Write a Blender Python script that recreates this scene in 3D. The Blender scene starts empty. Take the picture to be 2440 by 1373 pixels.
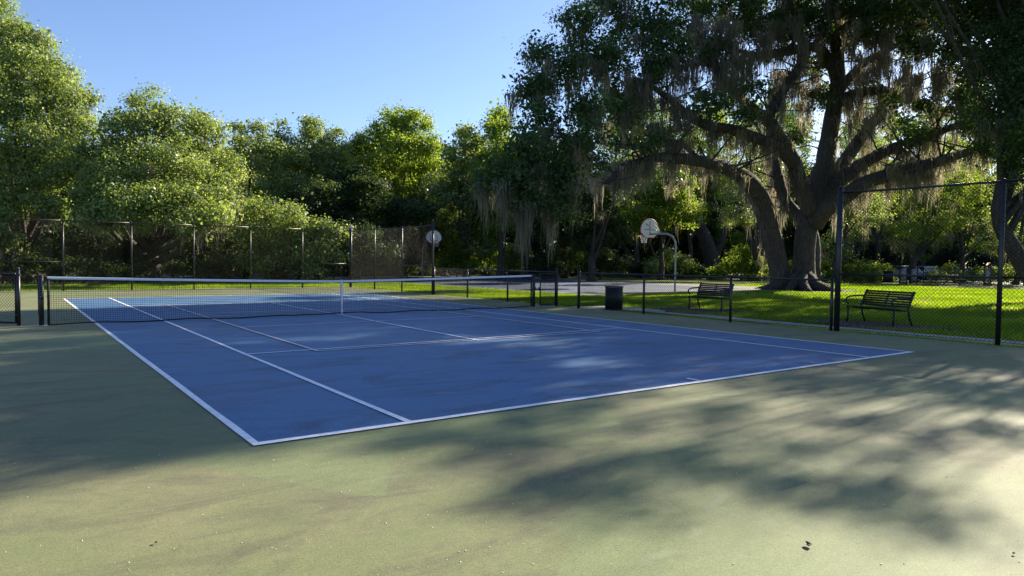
import bpy, math, random
import numpy as np
from mathutils import Vector, Matrix
C = bpy.context.scene
COL = C.collection

# ------------------------------------------------------------------ camera
CAM = np.array([-7.07974, -17.56188, 1.49081])
YAW, PIT, ROL, FPX = 0.6251981, -0.0385020, 0.0109245, 1667.667
def _basis():
    cy, sy = math.cos(YAW), math.sin(YAW)
    f = np.array([sy*math.cos(PIT), cy*math.cos(PIT), math.sin(PIT)])
    r = np.array([cy, -sy, 0.0]); u = np.cross(r, f)
    return r*math.cos(ROL)+u*math.sin(ROL), -r*math.sin(ROL)+u*math.cos(ROL), f
RR, UU, FF = _basis()
cam_d = bpy.data.cameras.new('camera'); cam = bpy.data.objects.new('camera', cam_d); COL.objects.link(cam)
cam_d.sensor_width = 36; cam_d.lens = FPX/2440*36; cam_d.clip_start = 0.05; cam_d.clip_end = 2000
cam.matrix_world = Matrix(((RR[0], UU[0], -FF[0], CAM[0]), (RR[1], UU[1], -FF[1], CAM[1]), (RR[2], UU[2], -FF[2], CAM[2]), (0, 0, 0, 1)))
C.camera = cam

# ------------------------------------------------------------------ light
SUN_AZ, SUN_EL = math.radians(79.3), math.radians(29.2)
w = bpy.data.worlds.new('World'); C.world = w; w.use_nodes = True
nt = w.node_tree; bg = nt.nodes['Background']
sky = nt.nodes.new('ShaderNodeTexSky'); sky.sky_type = 'NISHITA'; sky.sun_disc = False
sky.sun_elevation = SUN_EL; sky.sun_rotation = SUN_AZ
sky.air_density = 1.0; sky.dust_density = 0.5; sky.ozone_density = 2.2
tn = nt.nodes.new('ShaderNodeMix'); tn.data_type = 'RGBA'; tn.blend_type = 'MULTIPLY'; tn.inputs[0].default_value = 1
tn.inputs[7].default_value = (.89, .945, 1.12, 1); nt.links.new(sky.outputs[0], tn.inputs[6])
nt.links.new(tn.outputs[2], bg.inputs[0]); bg.inputs[1].default_value = 0.068
sl = bpy.data.lights.new('sun', 'SUN'); sl.energy = 5.0; sl.angle = math.radians(0.53); sl.color = (1.0, 0.885, 0.70)
so = bpy.data.objects.new('sun', sl); COL.objects.link(so)
SV = Vector((math.cos(SUN_EL)*math.sin(SUN_AZ), math.cos(SUN_EL)*math.cos(SUN_AZ), math.sin(SUN_EL)))
so.rotation_euler = SV.to_track_quat('Z', 'Y').to_euler(); so.location = (40, 0, 40)
C.view_settings.view_transform = 'Standard'; C.view_settings.look = 'None'
C.view_settings.exposure = 1.35; C.view_settings.gamma = 1
C.render.engine = 'CYCLES'
try:
    C.cycles.max_bounces = 7; C.cycles.diffuse_bounces = 3; C.cycles.glossy_bounces = 2; C.cycles.transmission_bounces = 5
    C.cycles.transparent_max_bounces = 6
except Exception: pass

# ------------------------------------------------------------------ helpers
def pt(u, v, d):
    """world point seen at photo pixel (u, v) (2440 px wide), d metres ahead of the camera"""
    return CAM + d*(FF + RR*(u-1220)/FPX - UU*(v-686.5)/FPX)
def gp(u, v):
    d = FF + RR*(u-1220)/FPX - UU*(v-686.5)/FPX
    return CAM - d*CAM[2]/d[2]
def gpd(u, d, z=0.0):
    """ground point below column u at forward distance d"""
    p = pt(u, 640, d); p[2] = z; return p

def mesh_np(name, V, F, mat, parent=None, attr=None, smooth=False):
    V = np.asarray(V, np.float32); F = np.asarray(F, np.int32)
    k = F.shape[1]; n = len(F)
    me = bpy.data.meshes.new(name)
    me.vertices.add(len(V)); me.vertices.foreach_set('co', V.ravel())
    me.loops.add(n*k); me.loops.foreach_set('vertex_index', F.ravel())
    me.polygons.add(n); me.polygons.foreach_set('loop_start', np.arange(0, n*k, k, dtype=np.int32))
    try: me.polygons.foreach_set('loop_total', np.full(n, k, np.int32))
    except Exception: pass
    me.update(calc_edges=True)
    if attr is not None:
        a = me.attributes.new('v', 'FLOAT', 'FACE'); a.data.foreach_set('value', np.asarray(attr, np.float32))
    if smooth: me.polygons.foreach_set('use_smooth', np.ones(n, bool))
    me.materials.append(mat)
    o = bpy.data.objects.new(name, me); COL.objects.link(o)
    if parent is not None: o.parent = parent
    return o

class MB:
    """collects boxes, bars and tubes into one quad mesh"""
    def __init__(s): s.V = []; s.F = []; s.n = 0
    def add(s, V, F):
        V = np.asarray(V, float); F = np.asarray(F, int)
        s.V.append(V); s.F.append(F+s.n); s.n += len(V)
    def box(s, c, size, rz=0.0, tilt=None):
        x, y, z = [a/2 for a in size]
        V = np.array([(-x,-y,-z),(x,-y,-z),(x,y,-z),(-x,y,-z),(-x,-y,z),(x,-y,z),(x,y,z),(-x,y,z)])
        if tilt is not None: V = V @ np.array(Matrix.Rotation(tilt[1], 3, tilt[0])).T
        if rz: V = V @ np.array(Matrix.Rotation(rz, 3, 'Z')).T
        s.add(V+np.array(c), [(3,2,1,0),(4,5,6,7),(0,1,5,4),(1,2,6,5),(2,3,7,6),(3,0,4,7)])
    def tube(s, P, R, seg=8, cap=True, bump=0.0, rng=None):
        P = np.asarray(P, float); n = len(P)
        R = np.full(n, R, float) if np.isscalar(R) else np.asarray(R, float)
        T = np.gradient(P, axis=0); T /= np.linalg.norm(T, axis=1)[:, None]+1e-9
        a = np.array([0, 0, 1.0]) if abs(T[0][2]) < .9 else np.array([1.0, 0, 0])
        N = np.cross(T[0], a); N /= np.linalg.norm(N)
        ang = np.arange(seg)*2*math.pi/seg
        V = []
        for i in range(n):
            N = N - T[i]*(N@T[i]); N /= np.linalg.norm(N); B = np.cross(T[i], N)
            rr = R[i]*(1+(rng.uniform(-bump, bump, seg) if rng is not None else 0))
            V.append(P[i]+(np.cos(ang)*rr)[:, None]*N+(np.sin(ang)*rr)[:, None]*B)
        V = np.concatenate(V); F = []
        for i in range(n-1):
            for j in range(seg):
                k = (j+1) % seg
                F.append((i*seg+j, i*seg+k, (i+1)*seg+k, (i+1)*seg+j))
        if cap:
            V = np.concatenate([V, P[:1], P[-1:]]); c0 = n*seg
            for j in range(0, seg, 2):
                F.append((c0, (j+2) % seg, j+1, j)); b = (n-1)*seg
                F.append((c0+1, b+j, b+j+1, b+(j+2) % seg))
        s.add(V, F)
    def build(s, name, mat, parent=None, smooth=False):
        return mesh_np(name, np.concatenate(s.V), np.concatenate(s.F), mat, parent, smooth=smooth)

def empty(name, loc=(0, 0, 0), rz=0.0, label=None, cat=None, group=None):
    o = bpy.data.objects.new(name, None); COL.objects.link(o); o.location = [float(x) for x in loc]; o.rotation_euler = (0, 0, rz)
    o.empty_display_size = .3
    tag(o, label, cat, group); return o
def tag(o, label=None, cat=None, group=None, kind=None):
    if label: o['label'] = label
    if cat: o['category'] = cat
    if group: o['group'] = group
    if kind: o['kind'] = kind
    return o
def local(parent, V):
    return np.asarray(V, float)-np.array(parent.location)

# ------------------------------------------------------------------ materials
def newmat(name):
    m = bpy.data.materials.new(name); m.use_nodes = True
    return m, m.node_tree, m.node_tree.nodes['Principled BSDF']
def N(t, typ, **k):
    n = t.nodes.new(typ)
    for a, b in k.items(): setattr(n, a, b)
    return n
def ramp(t, src, stops):
    r = N(t, 'ShaderNodeValToRGB'); t.links.new(src, r.inputs[0]); e = r.color_ramp.elements
    while len(e) < len(stops): e.new(.5)
    for i, (p_, c_) in enumerate(stops):
        e[i].position = p_; e[i].color = (c_, c_, c_, 1) if isinstance(c_, (int, float)) else (*c_, 1)
    return r.outputs[0]
def noise(t, vec, scale, detail=4, rough=.6, dist=0.0):
    n = N(t, 'ShaderNodeTexNoise'); n.inputs['Scale'].default_value = scale; n.inputs['Detail'].default_value = detail
    n.inputs['Roughness'].default_value = rough; n.inputs['Distortion'].default_value = dist
    t.links.new(vec, n.inputs['Vector']); return n.outputs['Fac']
def mix(t, fac, a, b, mode='MIX'):
    m = N(t, 'ShaderNodeMix', data_type='RGBA', blend_type=mode)
    for s_, x in ((m.inputs[0], fac), (m.inputs[6], a), (m.inputs[7], b)):
        if isinstance(x, (int, float)): s_.default_value = x
        elif isinstance(x, tuple): s_.default_value = (*x, 1)
        else: t.links.new(x, s_)
    return m.outputs[2]
def bump(t, h, strength, dist, bs):
    b = N(t, 'ShaderNodeBump'); b.inputs['Strength'].default_value = strength; b.inputs['Distance'].default_value = dist
    t.links.new(h, b.inputs['Height']); t.links.new(b.outputs[0], bs.inputs['Normal'])
def objco(t): return N(t, 'ShaderNodeTexCoord').outputs['Object']
def mapped(t, src, scale=(1, 1, 1), rot=(0, 0, 0), loc=(0, 0, 0)):
    m = N(t, 'ShaderNodeMapping'); m.inputs['Scale'].default_value = scale; m.inputs['Rotation'].default_value = rot; m.inputs['Location'].default_value = loc
    t.links.new(src, m.inputs['Vector']); return m.outputs[0]

def simple(name, col, rough=.5, metal=0.0, var=.25, scale=8.0, spec=.5):
    m, t, b = newmat(name); o = objco(t)
    n = noise(t, o, scale)
    c = ramp(t, n, [(.3, tuple(x*(1-var) for x in col)), (.7, tuple(min(1, x*(1+var)) for x in col))])
    t.links.new(c, b.inputs['Base Color']); b.inputs['Roughness'].default_value = rough; b.inputs['Metallic'].default_value = metal
    b.inputs['Specular IOR Level'].default_value = spec
    return m

def court_mat(name, base, alt, stain, rough, patch=None, spec=.5):
    m, t, b = newmat(name); o = objco(t)
    big = noise(t, o, .35, 6, .6, .4)
    c = mix(t, ramp(t, big, [(.38, 0.0), (.62, 1.0)]), base, alt)
    st = noise(t, mapped(t, o, (.7, 1.6, 1)), 1.1, 8, .7, .8)
    c = mix(t, ramp(t, st, [(.47, 0.0), (.66, .85)]), c, stain)
    if patch is not None:
        v = N(t, 'ShaderNodeTexVoronoi'); v.inputs['Scale'].default_value = .45
        t.links.new(mapped(t, mix(t, .12, o, N_col(t, o)), (1, 1, 0)), v.inputs['Vector'])
        sep = N(t, 'ShaderNodeSeparateColor'); t.links.new(v.outputs['Color'], sep.inputs[0])
        c = mix(t, ramp(t, sep.outputs[0], [(.80, 0.0), (.83, .38)]), c, patch)
    fine = noise(t, o, 150, 2, .8)
    c = mix(t, 1.0, c, ramp(t, fine, [(.30, .50), (.70, 1.55)]), 'MULTIPLY')
    c = mix(t, 1.0, c, ramp(t, noise(t, o, 55, 3, .75), [(.32, .78), (.68, 1.22)]), 'MULTIPLY')
    mid = noise(t, o, 14, 5, .7)
    c = mix(t, 1.0, c, ramp(t, mid, [(.3, .88), (.7, 1.12)]), 'MULTIPLY')
    # pale scuffs: thin curved streaks
    sc = N(t, 'ShaderNodeTexWave', wave_type='RINGS'); sc.inputs['Scale'].default_value = .23; sc.inputs['Distortion'].default_value = 9; sc.inputs['Detail'].default_value = 3; sc.inputs['Detail Scale'].default_value = .6
    t.links.new(o, sc.inputs['Vector'])
    gate = ramp(t, noise(t, o, .9, 2), [(.55, 0.0), (.66, 1.0)])
    scf = mix(t, 1.0, ramp(t, sc.outputs['Fac'], [(.992, 0.0), (1.0, .14)]), gate, 'MULTIPLY')
    c = mix(t, scf, c, (.5, .52, .45))
    t.links.new(c, b.inputs['Base Color'])
    t.links.new(ramp(t, big, [(.3, rough-.07), (.7, rough+.08)]), b.inputs['Roughness'])
    b.inputs['Specular IOR Level'].default_value = spec
    b.inputs['Sheen Weight'].default_value = .07; b.inputs['Sheen Roughness'].default_value = .45; b.inputs['Sheen Tint'].default_value = (1, .93, .82, 1)
    bump(t, noise(t, o, 230, 3, .7), .5, .004, b)
    return m
def N_col(t, o):
    n = N(t, 'ShaderNodeTexNoise'); n.inputs['Scale'].default_value = 1.2; n.inputs['Detail'].default_value = 4
    t.links.new(o, n.inputs['Vector']); return n.outputs['Color']

M = {}
M['green'] = court_mat('green_court_paint', (.112, .148, .050), (.168, .170, .080), (.084, .084, .048), .72, (.145, .200, .076), .32)
M['blue'] = court_mat('blue_court_paint', (.022, .110, .255), (.036, .142, .30), (.014, .050, .115), .6, None, .5)
M['line'] = simple('white_line_paint', (.88, .89, .90), .6, var=.16, scale=9)
M['pinkline'] = simple('faded_orange_line_paint', (.84, .64, .54), .6, var=.12, scale=3)
M['black'] = simple('black_vinyl_coating', (.012, .012, .013), .38, var=.3, scale=20)
M['mesh'] = simple('black_coated_wire', (.009, .009, .010), .65, var=.2, scale=5, spec=.2)
M['net'] = simple('black_net_cord', (.010, .010, .012), .8, var=.2, scale=5)
M['band'] = simple('white_canvas_band', (.72, .74, .78), .7, var=.06, scale=6)
M['steel'] = simple('galvanised_steel', (.30, .31, .31), .5, .6, .15, 6)
M['boardw'] = simple('white_backboard', (.82, .84, .86), .45, var=.06, scale=3)
M['red'] = simple('red_rim_paint', (.55, .035, .02), .45, var=.15)
M['cordw'] = simple('white_net_cord', (.75, .75, .72), .8, var=.05)
M['concrete'] = simple('pale_concrete', (.36, .32, .27), .85, var=.25, scale=5)
M['asphalt'] = simple('grey_asphalt', (.085, .095, .115), .75, var=.3, scale=2.5)
M['bcourt'] = simple('slate_blue_court_paint', (.038, .062, .11), .7, var=.2, scale=1.2)
M['bapron'] = simple('tan_grey_court_apron', (.20, .185, .165), .8, var=.2, scale=2.0)
M['wood'] = simple('weathered_brown_wood', (.10, .06, .035), .8, var=.35, scale=6)
M['panel'] = simple('grey_panel', (.26, .25, .25), .6, var=.15, scale=8)
M['glass'] = simple('car_glass', (.02, .025, .03), .08, var=.1)
M['carw'] = simple('white_car_paint', (.30, .31, .33), .25, var=.03)
M['cars'] = simple('silver_car_paint', (.35, .37, .40), .25, .4, .03)
M['card'] = simple('dark_car_paint', (.03, .04, .07), .25, .2, .03)
M['tyre'] = simple('tyre_rubber', (.02, .02, .02), .8, var=.2)
M['deadleaf'] = simple('dry_brown_leaf', (.10, .055, .03), .7, var=.4, scale=40)
M['chip'] = simple('pale_chip', (.7, .68, .6), .7, var=.2, scale=40)

def bark_mat():
    m, t, b = newmat('oak_bark'); o = objco(t)
    mp = mapped(t, o, (1, 1, .22))
    v = N(t, 'ShaderNodeTexVoronoi', feature='DISTANCE_TO_EDGE'); v.inputs['Scale'].default_value = 9
    t.links.new(mix(t, .08, mp, N_col(t, o)), v.inputs['Vector'])
    n = noise(t, mp, 7, 8, .7)
    c = ramp(t, n, [(.3, (.032, .026, .021)), (.55, (.068, .056, .046)), (.78, (.135, .115, .095))])
    c = mix(t, ramp(t, v.outputs['Distance'], [(0, .75), (.12, 0.0)]), c, (.022, .018, .014))
    big = noise(t, o, .7, 4)
    c = mix(t, ramp(t, big, [(.5, 0.0), (.75, .5)]), c, (.09, .10, .06))
    t.links.new(c, b.inputs['Base Color']); b.inputs['Roughness'].default_value = .9
    h = mix(t, .5, ramp(t, v.outputs['Distance'], [(0, 0.0), (.25, 1.0)]), n)
    bump(t, h, .9, .06, b)
    return m
M['bark'] = bark_mat()

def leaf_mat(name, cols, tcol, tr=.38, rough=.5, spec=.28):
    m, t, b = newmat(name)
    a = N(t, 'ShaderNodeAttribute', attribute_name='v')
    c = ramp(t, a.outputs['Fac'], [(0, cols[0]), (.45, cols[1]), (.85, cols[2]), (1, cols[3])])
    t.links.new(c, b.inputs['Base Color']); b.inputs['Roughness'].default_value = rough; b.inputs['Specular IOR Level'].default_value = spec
    tl = N(t, 'ShaderNodeBsdfTranslucent')
    t.links.new(mix(t, 1.0, mix(t, 1.0, c, (tcol[0]*10, tcol[1]*10, tcol[2]*10), 'MULTIPLY'), (1, 1, 1), 'MULTIPLY'), tl.inputs[0])
    ms = N(t, 'ShaderNodeMixShader'); ms.inputs[0].default_value = tr
    t.links.new(b.outputs[0], ms.inputs[1]); t.links.new(tl.outputs[0], ms.inputs[2])
    t.links.new(ms.outputs[0], t.nodes['Material Output'].inputs['Surface'])
    return m
TC = (.32, .30, .12)
M['leaf_oak'] = leaf_mat('live_oak_leaves', [(.020, .042, .016), (.040, .078, .026), (.075, .125, .035), (.13, .17, .05)], TC)
M['leaf_olive'] = leaf_mat('olive_green_leaves', [(.072, .104, .040), (.140, .195, .072), (.225, .285, .118), (.31, .34, .18)], TC, .40, .45, .35)
M['leaf_bright'] = leaf_mat('bright_vine_leaves', [(.060, .092, .022), (.115, .170, .034), (.19, .245, .045), (.28, .27, .07)], TC, .54, .55, .15)
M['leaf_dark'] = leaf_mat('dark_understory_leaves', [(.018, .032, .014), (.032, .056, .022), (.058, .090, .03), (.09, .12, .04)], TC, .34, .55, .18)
M['moss'] = leaf_mat('spanish_moss_strands', [(.11, .112, .095), (.18, .176, .148), (.26, .245, .205), (.38, .335, .27)], (.18, .165, .13), .5, .9, .1)
M['grass'] = leaf_mat('lawn_grass_blades', [(.045, .092, .010), (.090, .155, .014), (.155, .225, .022), (.27, .29, .05)], (.31, .29, .08), .5, .5, .3)

def lawn_mat():
    m, t, b = newmat('lawn_turf'); o = objco(t)
    n = noise(t, o, .45, 6, .65)
    f = noise(t, o, 22, 4, .8)
    c = ramp(t, n, [(.3, (.07, .115, .014)), (.5, (.115, .165, .018)), (.58, (.12, .12, .035)), (.70, (.13, .10, .06))])
    c = mix(t, 1.0, c, ramp(t, f, [(.3, .45), (.7, 1.45)]), 'MULTIPLY')
    t.links.new(c, b.inputs['Base Color']); b.inputs['Roughness'].default_value = .85; b.inputs['Specular IOR Level'].default_value = .15
    bump(t, f, 1.0, .06, b)
    return m
M['lawn'] = lawn_mat()
def litter_mat():
    m, t, b = newmat('leaf_litter'); o = objco(t)
    f = noise(t, o, 16, 5, .8)
    c = ramp(t, f, [(.3, (.03, .02, .012)), (.5, (.075, .052, .034)), (.66, (.18, .13, .09)), (.75, (.33, .26, .2))])
    t.links.new(c, b.inputs['Base Color']); b.inputs['Roughness'].default_value = .9
    bump(t, f, 1.0, .05, b); return m
M['litter'] = litter_mat()

# ------------------------------------------------------------------ ground
def sheet(name, poly, z0, z1, mat, kind='structure'):
    """slab from a polygon outline (counter-clockwise), sides down to z0"""
    import bmesh
    bm = bmesh.new(); top = [bm.verts.new((x, y, z1)) for x, y in poly]; bm.faces.new(top)
    if z0 < z1:
        bot = [bm.verts.new((x, y, z0)) for x, y in poly]
        for i in range(len(poly)):
            j = (i+1) % len(poly); bm.faces.new((top[j], top[i], bot[i], bot[j]))
    bmesh.ops.recalc_face_normals(bm, faces=bm.faces)
    me = bpy.data.meshes.new(name); bm.to_mesh(me); bm.free(); me.materials.append(mat)
    o = bpy.data.objects.new(name, me); COL.objects.link(o); tag(o, kind=kind); return o

RNG = np.random.default_rng(7)
sheet('lawn', [(-400, -400), (600, -400), (600, 600), (-400, 600)], -.06, -.06, M['lawn'])
def wavy(pts, amp, step=.6, seed=1):
    r = np.random.default_rng(seed); out = []
    for (a, b) in zip(pts, pts[1:]+pts[:1]):
        a = np.array(a, float); b = np.array(b, float); n = max(1, int(np.linalg.norm(b-a)/step))
        if n > 400: n = 1
        for i in range(n):
            q = a+(b-a)*i/n
            if i: q = q+r.uniform(-amp, amp, 2)
            out.append(tuple(q))
    return out
# green slab of the whole pad (reaches the next court to the left)
sheet('court_surface', [(-34, -34), (8.02, -34), (8.02, 18.55), (-34, 18.55)], -.2, 0, M['green'])
A = 5.485
q = gp(150, 713)
YF = 11.35   # far baseline as the photograph shows it
sheet('blue_court_surface', [(-A-.0, -11.885), (A+.03, -11.885), (A+.0, YF), (-A-.03, YF)], .004, .004, M['blue'])
# lines
lm = MB()
def line(mb, a, b, wd, z=.009, n=1, amp=0.0, rg=None):
    a = np.array(a, float); b = np.array(b, float); d = (b-a)/np.linalg.norm(b-a); nn = np.array([-d[1], d[0]])
    P = []
    for i in range(n+1):
        c = a+(b-a)*i/n
        if amp and rg is not None and 0 < i < n: c = c+nn*rg.uniform(-amp, amp)
        ww = wd*(1+(rg.uniform(-.1, .1) if rg is not None else 0))
        P += [(*(c-nn*ww/2), z), (*(c+nn*ww/2), z)]
    mb.add(P, [(2*i, 2*i+2, 2*i+3, 2*i+1) for i in range(n)])
rg = np.random.default_rng(3)
S = 4.115; H = .025
line(lm, (-A, -11.9), (-A, YF), .068, n=30, amp=.004, rg=rg)
line(lm, (A, -11.9), (A, YF), .068, n=30, amp=.004, rg=rg)
line(lm, (-S, -11.85), (-S, YF-.03), .064, .013, n=20, amp=.004, rg=rg)
line(lm, (S, -11.85), (S, YF-.03), .064, .013, n=20, amp=.004, rg=rg)
line(lm, (-A-.03, -11.885), (A+.03, -11.885), .085, .011, n=26, amp=.005, rg=rg)
line(lm, (-A-.03, YF), (A+.03, YF), .06, .011, n=10, amp=.004, rg=rg)
line(lm, (-S-.05, -6.46), (0, -6.43), .048, .0155, n=10, amp=.006, rg=rg)
line(lm, (0, -6.43), (S+.05, -6.28), .048, .0155, n=10, amp=.006, rg=rg)
line(lm, (-S-.05, 6.25), (S+.05, 6.25), .060, .0155, n=10, amp=.004, rg=rg)
line(lm, (.0, -6.72), (.10, 0), .060, .0175, n=8, amp=.004, rg=rg)
line(lm, (.10, 0), (.05, 6.25), .060, .0175, n=8, amp=.004, rg=rg)
line(lm, (-.04, -11.86), (-.04, -11.66), .05, .0175)
line(lm, (0.05, YF-.2), (0.05, YF), .05, .0175)
o = lm.build('court_lines', M['line']); tag(o, kind='structure')
pm = MB()
for s in (-1, 1):
    line(pm, (-3.10, s*6.67 if s < 0 else 6.12), (3.12, s*6.67+.03 if s < 0 else 6.12), .040, .0195, n=12, amp=.006, rg=rg)
line(pm, (-3.06, -6.65), (-3.08, 6.12), .050, .0215, n=16, amp=.003, rg=rg)
line(pm, (3.10, -6.65), (3.08, 6.12), .050, .0215, n=16, amp=.003, rg=rg)
line(pm, (-3.08, -2.13), (3.1, -1.98), .044, .0195, n=8, amp=.004, rg=rg)
line(pm, (-3.08, 2.13), (3.1, 2.1), .044, .0195, n=8, amp=.004, rg=rg)
o = pm.build('pickleball_lines', M['pinkline']); tag(o, kind='structure')
# hairline cracks in the paint
cm = MB()
for (a, b) in ((gp(1640, 948), gp(1880, 939)), (gp(1890, 938), gp(2150, 918)), (gp(1840, 1172), gp(1925, 1148)), (gp(1430, 1030), gp(1600, 1005))):
    line(cm, a[:2], b[:2], .008, .003, n=12, amp=.02, rg=rg)
o = cm.build('surface_cracks', simple('crack_filler', (.22, .23, .18), .9, var=.3)); tag(o, kind='structure')

# concrete edging path outside the right-hand fence
def strip(L, R_): return [tuple(x) for x in L]+[tuple(x) for x in R_[::-1]]
Lp = [(8.5, -34), (8.72, -14), (8.65, -11.5), (8.6, -9), (8.62, -6.5), (8.95, -4.5), (9.15, -2.2), (8.7, -.9), (8.02, -.75)]
Rp = [(9.45, -34), (9.75, -14), (9.65, -11.5), (9.55, -9), (9.55, -6.5), (9.7, -4.5), (10.3, -2.2), (9.9, .2), (8.02, .55)]
sheet('path', wavy(strip(Rp, Lp), .04, .5, 5), -.1, -.035, M['concrete'])
def blob(cx, cy, rx, ry, seed, n=26, rot=0):
    r = np.random.default_rng(seed); a = np.arange(n)*2*math.pi/n; k = 1+.25*np.sin(3*a+r.uniform(0, 6))+r.uniform(-.12, .12, n)
    x = np.cos(a)*rx*k; y = np.sin(a)*ry*k; c, s = math.cos(rot), math.sin(rot)
    return list(zip(cx+x*c-y*s, cy+x*s+y*c))
for i, (cx, cy, rx, ry) in enumerate(((11.1, -2.8, 1.4, 1.8), (10.9, -8.4, 1.2, 1.9), (30.6, 5.6, 3.6, 3.2), (26.5, 12.8, 3.0, 1.2))):
    sheet('bare_soil', blob(cx, cy, rx, ry, i), -.031-.002*i, -.031-.002*i, M['litter'])
# basketball court
sheet('basketball_apron', [(13.7, 6.2), (33, 6.2), (33, 39.5), (13.7, 39.5)], -.2, -.02, M['bapron'])
sheet('basketball_court', [(14.7, 7.9), (29.5, 7.9), (29.5, 37.6), (14.7, 37.6)], -.016, -.016, M['bcourt'])
bl = MB()
for a, b in (((14.9, 8.1), (29.3, 8.1)), ((14.9, 37.4), (29.3, 37.4)), ((14.9, 8.1), (14.9, 37.4)), ((29.3, 8.1), (29.3, 37.4)), ((14.9, 22.7), (29.3, 22.7)), ((20.2, 8.1), (20.2, 13.7)), ((23.9, 8.1), (23.9, 13.7)), ((20.2, 13.7), (23.9, 13.7))):
    line(bl, a, b, .05, -.011)
o = bl.build('basketball_lines', M['line']); tag(o, kind='structure')
# parking lot and road far right
sheet('parking_lot', [(62, -25), (95, -25), (95, 40), (62, 40)], -.1, -.03, M['asphalt'])
# forest floor under the woods
sheet('forest_floor', [(-60, 27.5), (-5, 28), (8, 29), (14, 42), (36, 44), (44, 30), (50, 16), (60, 18), (60, 110), (-60, 110)], -.045, -.045, M['litter'])

# ------------------------------------------------------------------ grass
def grass(name, polyfn, n, hmin, hmax, wd, seed):
    r = np.random.default_rng(seed)
    P = polyfn(r, n); n = len(P)
    h = r.uniform(hmin, hmax, n); a = r.uniform(0, 6.283, n); ln = r.uniform(.0, .6, n)*h; a2 = r.uniform(0, 6.283, n)
    W = np.stack([np.cos(a), np.sin(a), 0*a], 1)*(wd*r.uniform(.6, 1.4, n))[:, None]
    top = P+np.stack([np.cos(a2)*ln, np.sin(a2)*ln, h], 1)
    V = np.stack([P-W/2, P+W/2, top], 1).reshape(-1, 3)
    F = np.arange(n*3).reshape(-1, 3)
    q_ = np.sin(P[:, 0]*1.3+1.7*np.sin(P[:, 1]*.9))*np.sin(P[:, 1]*1.1+1.4*np.sin(P[:, 0]*.6+2))+r.normal(0, .25, n)
    P = P[q_ < .62]; n = len(P); h = h[:n]; a = a[:n]; ln = ln[:n]; a2 = a2[:n]
    W = np.stack([np.cos(a), np.sin(a), 0*a], 1)*(wd*r.uniform(.6, 1.4, n))[:, None]
    top = P+np.stack([np.cos(a2)*ln, np.sin(a2)*ln, h], 1)
    V = np.stack([P-W/2, P+W/2, top], 1).reshape(-1, 3); F = np.arange(n*3).reshape(-1, 3)
    pn = .5+.25*np.sin(P[:, 0]*.9+1.3*np.sin(P[:, 1]*.7))+.2*np.sin(P[:, 1]*1.7+P[:, 0]*.4)
    o = mesh_np(name, V, F, M['grass'], attr=np.clip(pn*.6+r.uniform(0, .45, n), 0, 1))
    tag(o, kind='stuff'); return o
def rect(x0, x1, y0, y1, z=-.06, excl=()):
    def f(r, n):
        P = np.stack([r.uniform(x0, x1, n), r.uniform(y0, y1, n), np.full(n, z)], 1)
        k = np.ones(n, bool)
        for (a, b, c, d) in excl: k &= ~((P[:, 0] > a) & (P[:, 0] < b) & (P[:, 1] > c) & (P[:, 1] < d))
        for cx, cy, rx, ry in ((11.1, -2.8, 1.3, 1.7), (10.9, -8.4, 1.1, 1.8), (30.6, 5.6, 3.4, 3.0)):
            k &= (((P[:, 0]-cx)/rx)**2+((P[:, 1]-cy)/ry)**2 > r.uniform(.5, 1.25, n))
        return P[k]
    return f
o = grass('edge_grass', rect(8.0, 8.62, -18, -1.6), 22000, .03, .10, .012, 1); tag(o, 'grass strip growing along the foot of the right hand fence', 'grass')
o = grass('lawn_grass', rect(9.6, 20, -18, 6, excl=((9.3, 10.2, -2.6, .6),)), 190000, .05, .11, .018, 2); tag(o, 'sunlit lawn grass around the two benches', 'grass')
o = grass('far_lawn_grass', rect(20, 46, -18, 14, excl=((20, 33, 6.1, 14),)), 130000, .07, .14, .035, 3); tag(o, 'dappled lawn grass around the huge oak', 'grass')
o = grass('back_lawn_grass', rect(8.05, 13.7, .9, 24), 130000, .07, .14, .022, 4); tag(o, 'bright lawn grass between the tennis and basketball courts', 'grass')
o = grass('rear_lawn_grass', rect(-16, 9, 18.6, 29), 90000, .06, .13, .025, 5); tag(o, 'bright grass strip behind the tall back fence', 'grass')

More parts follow.
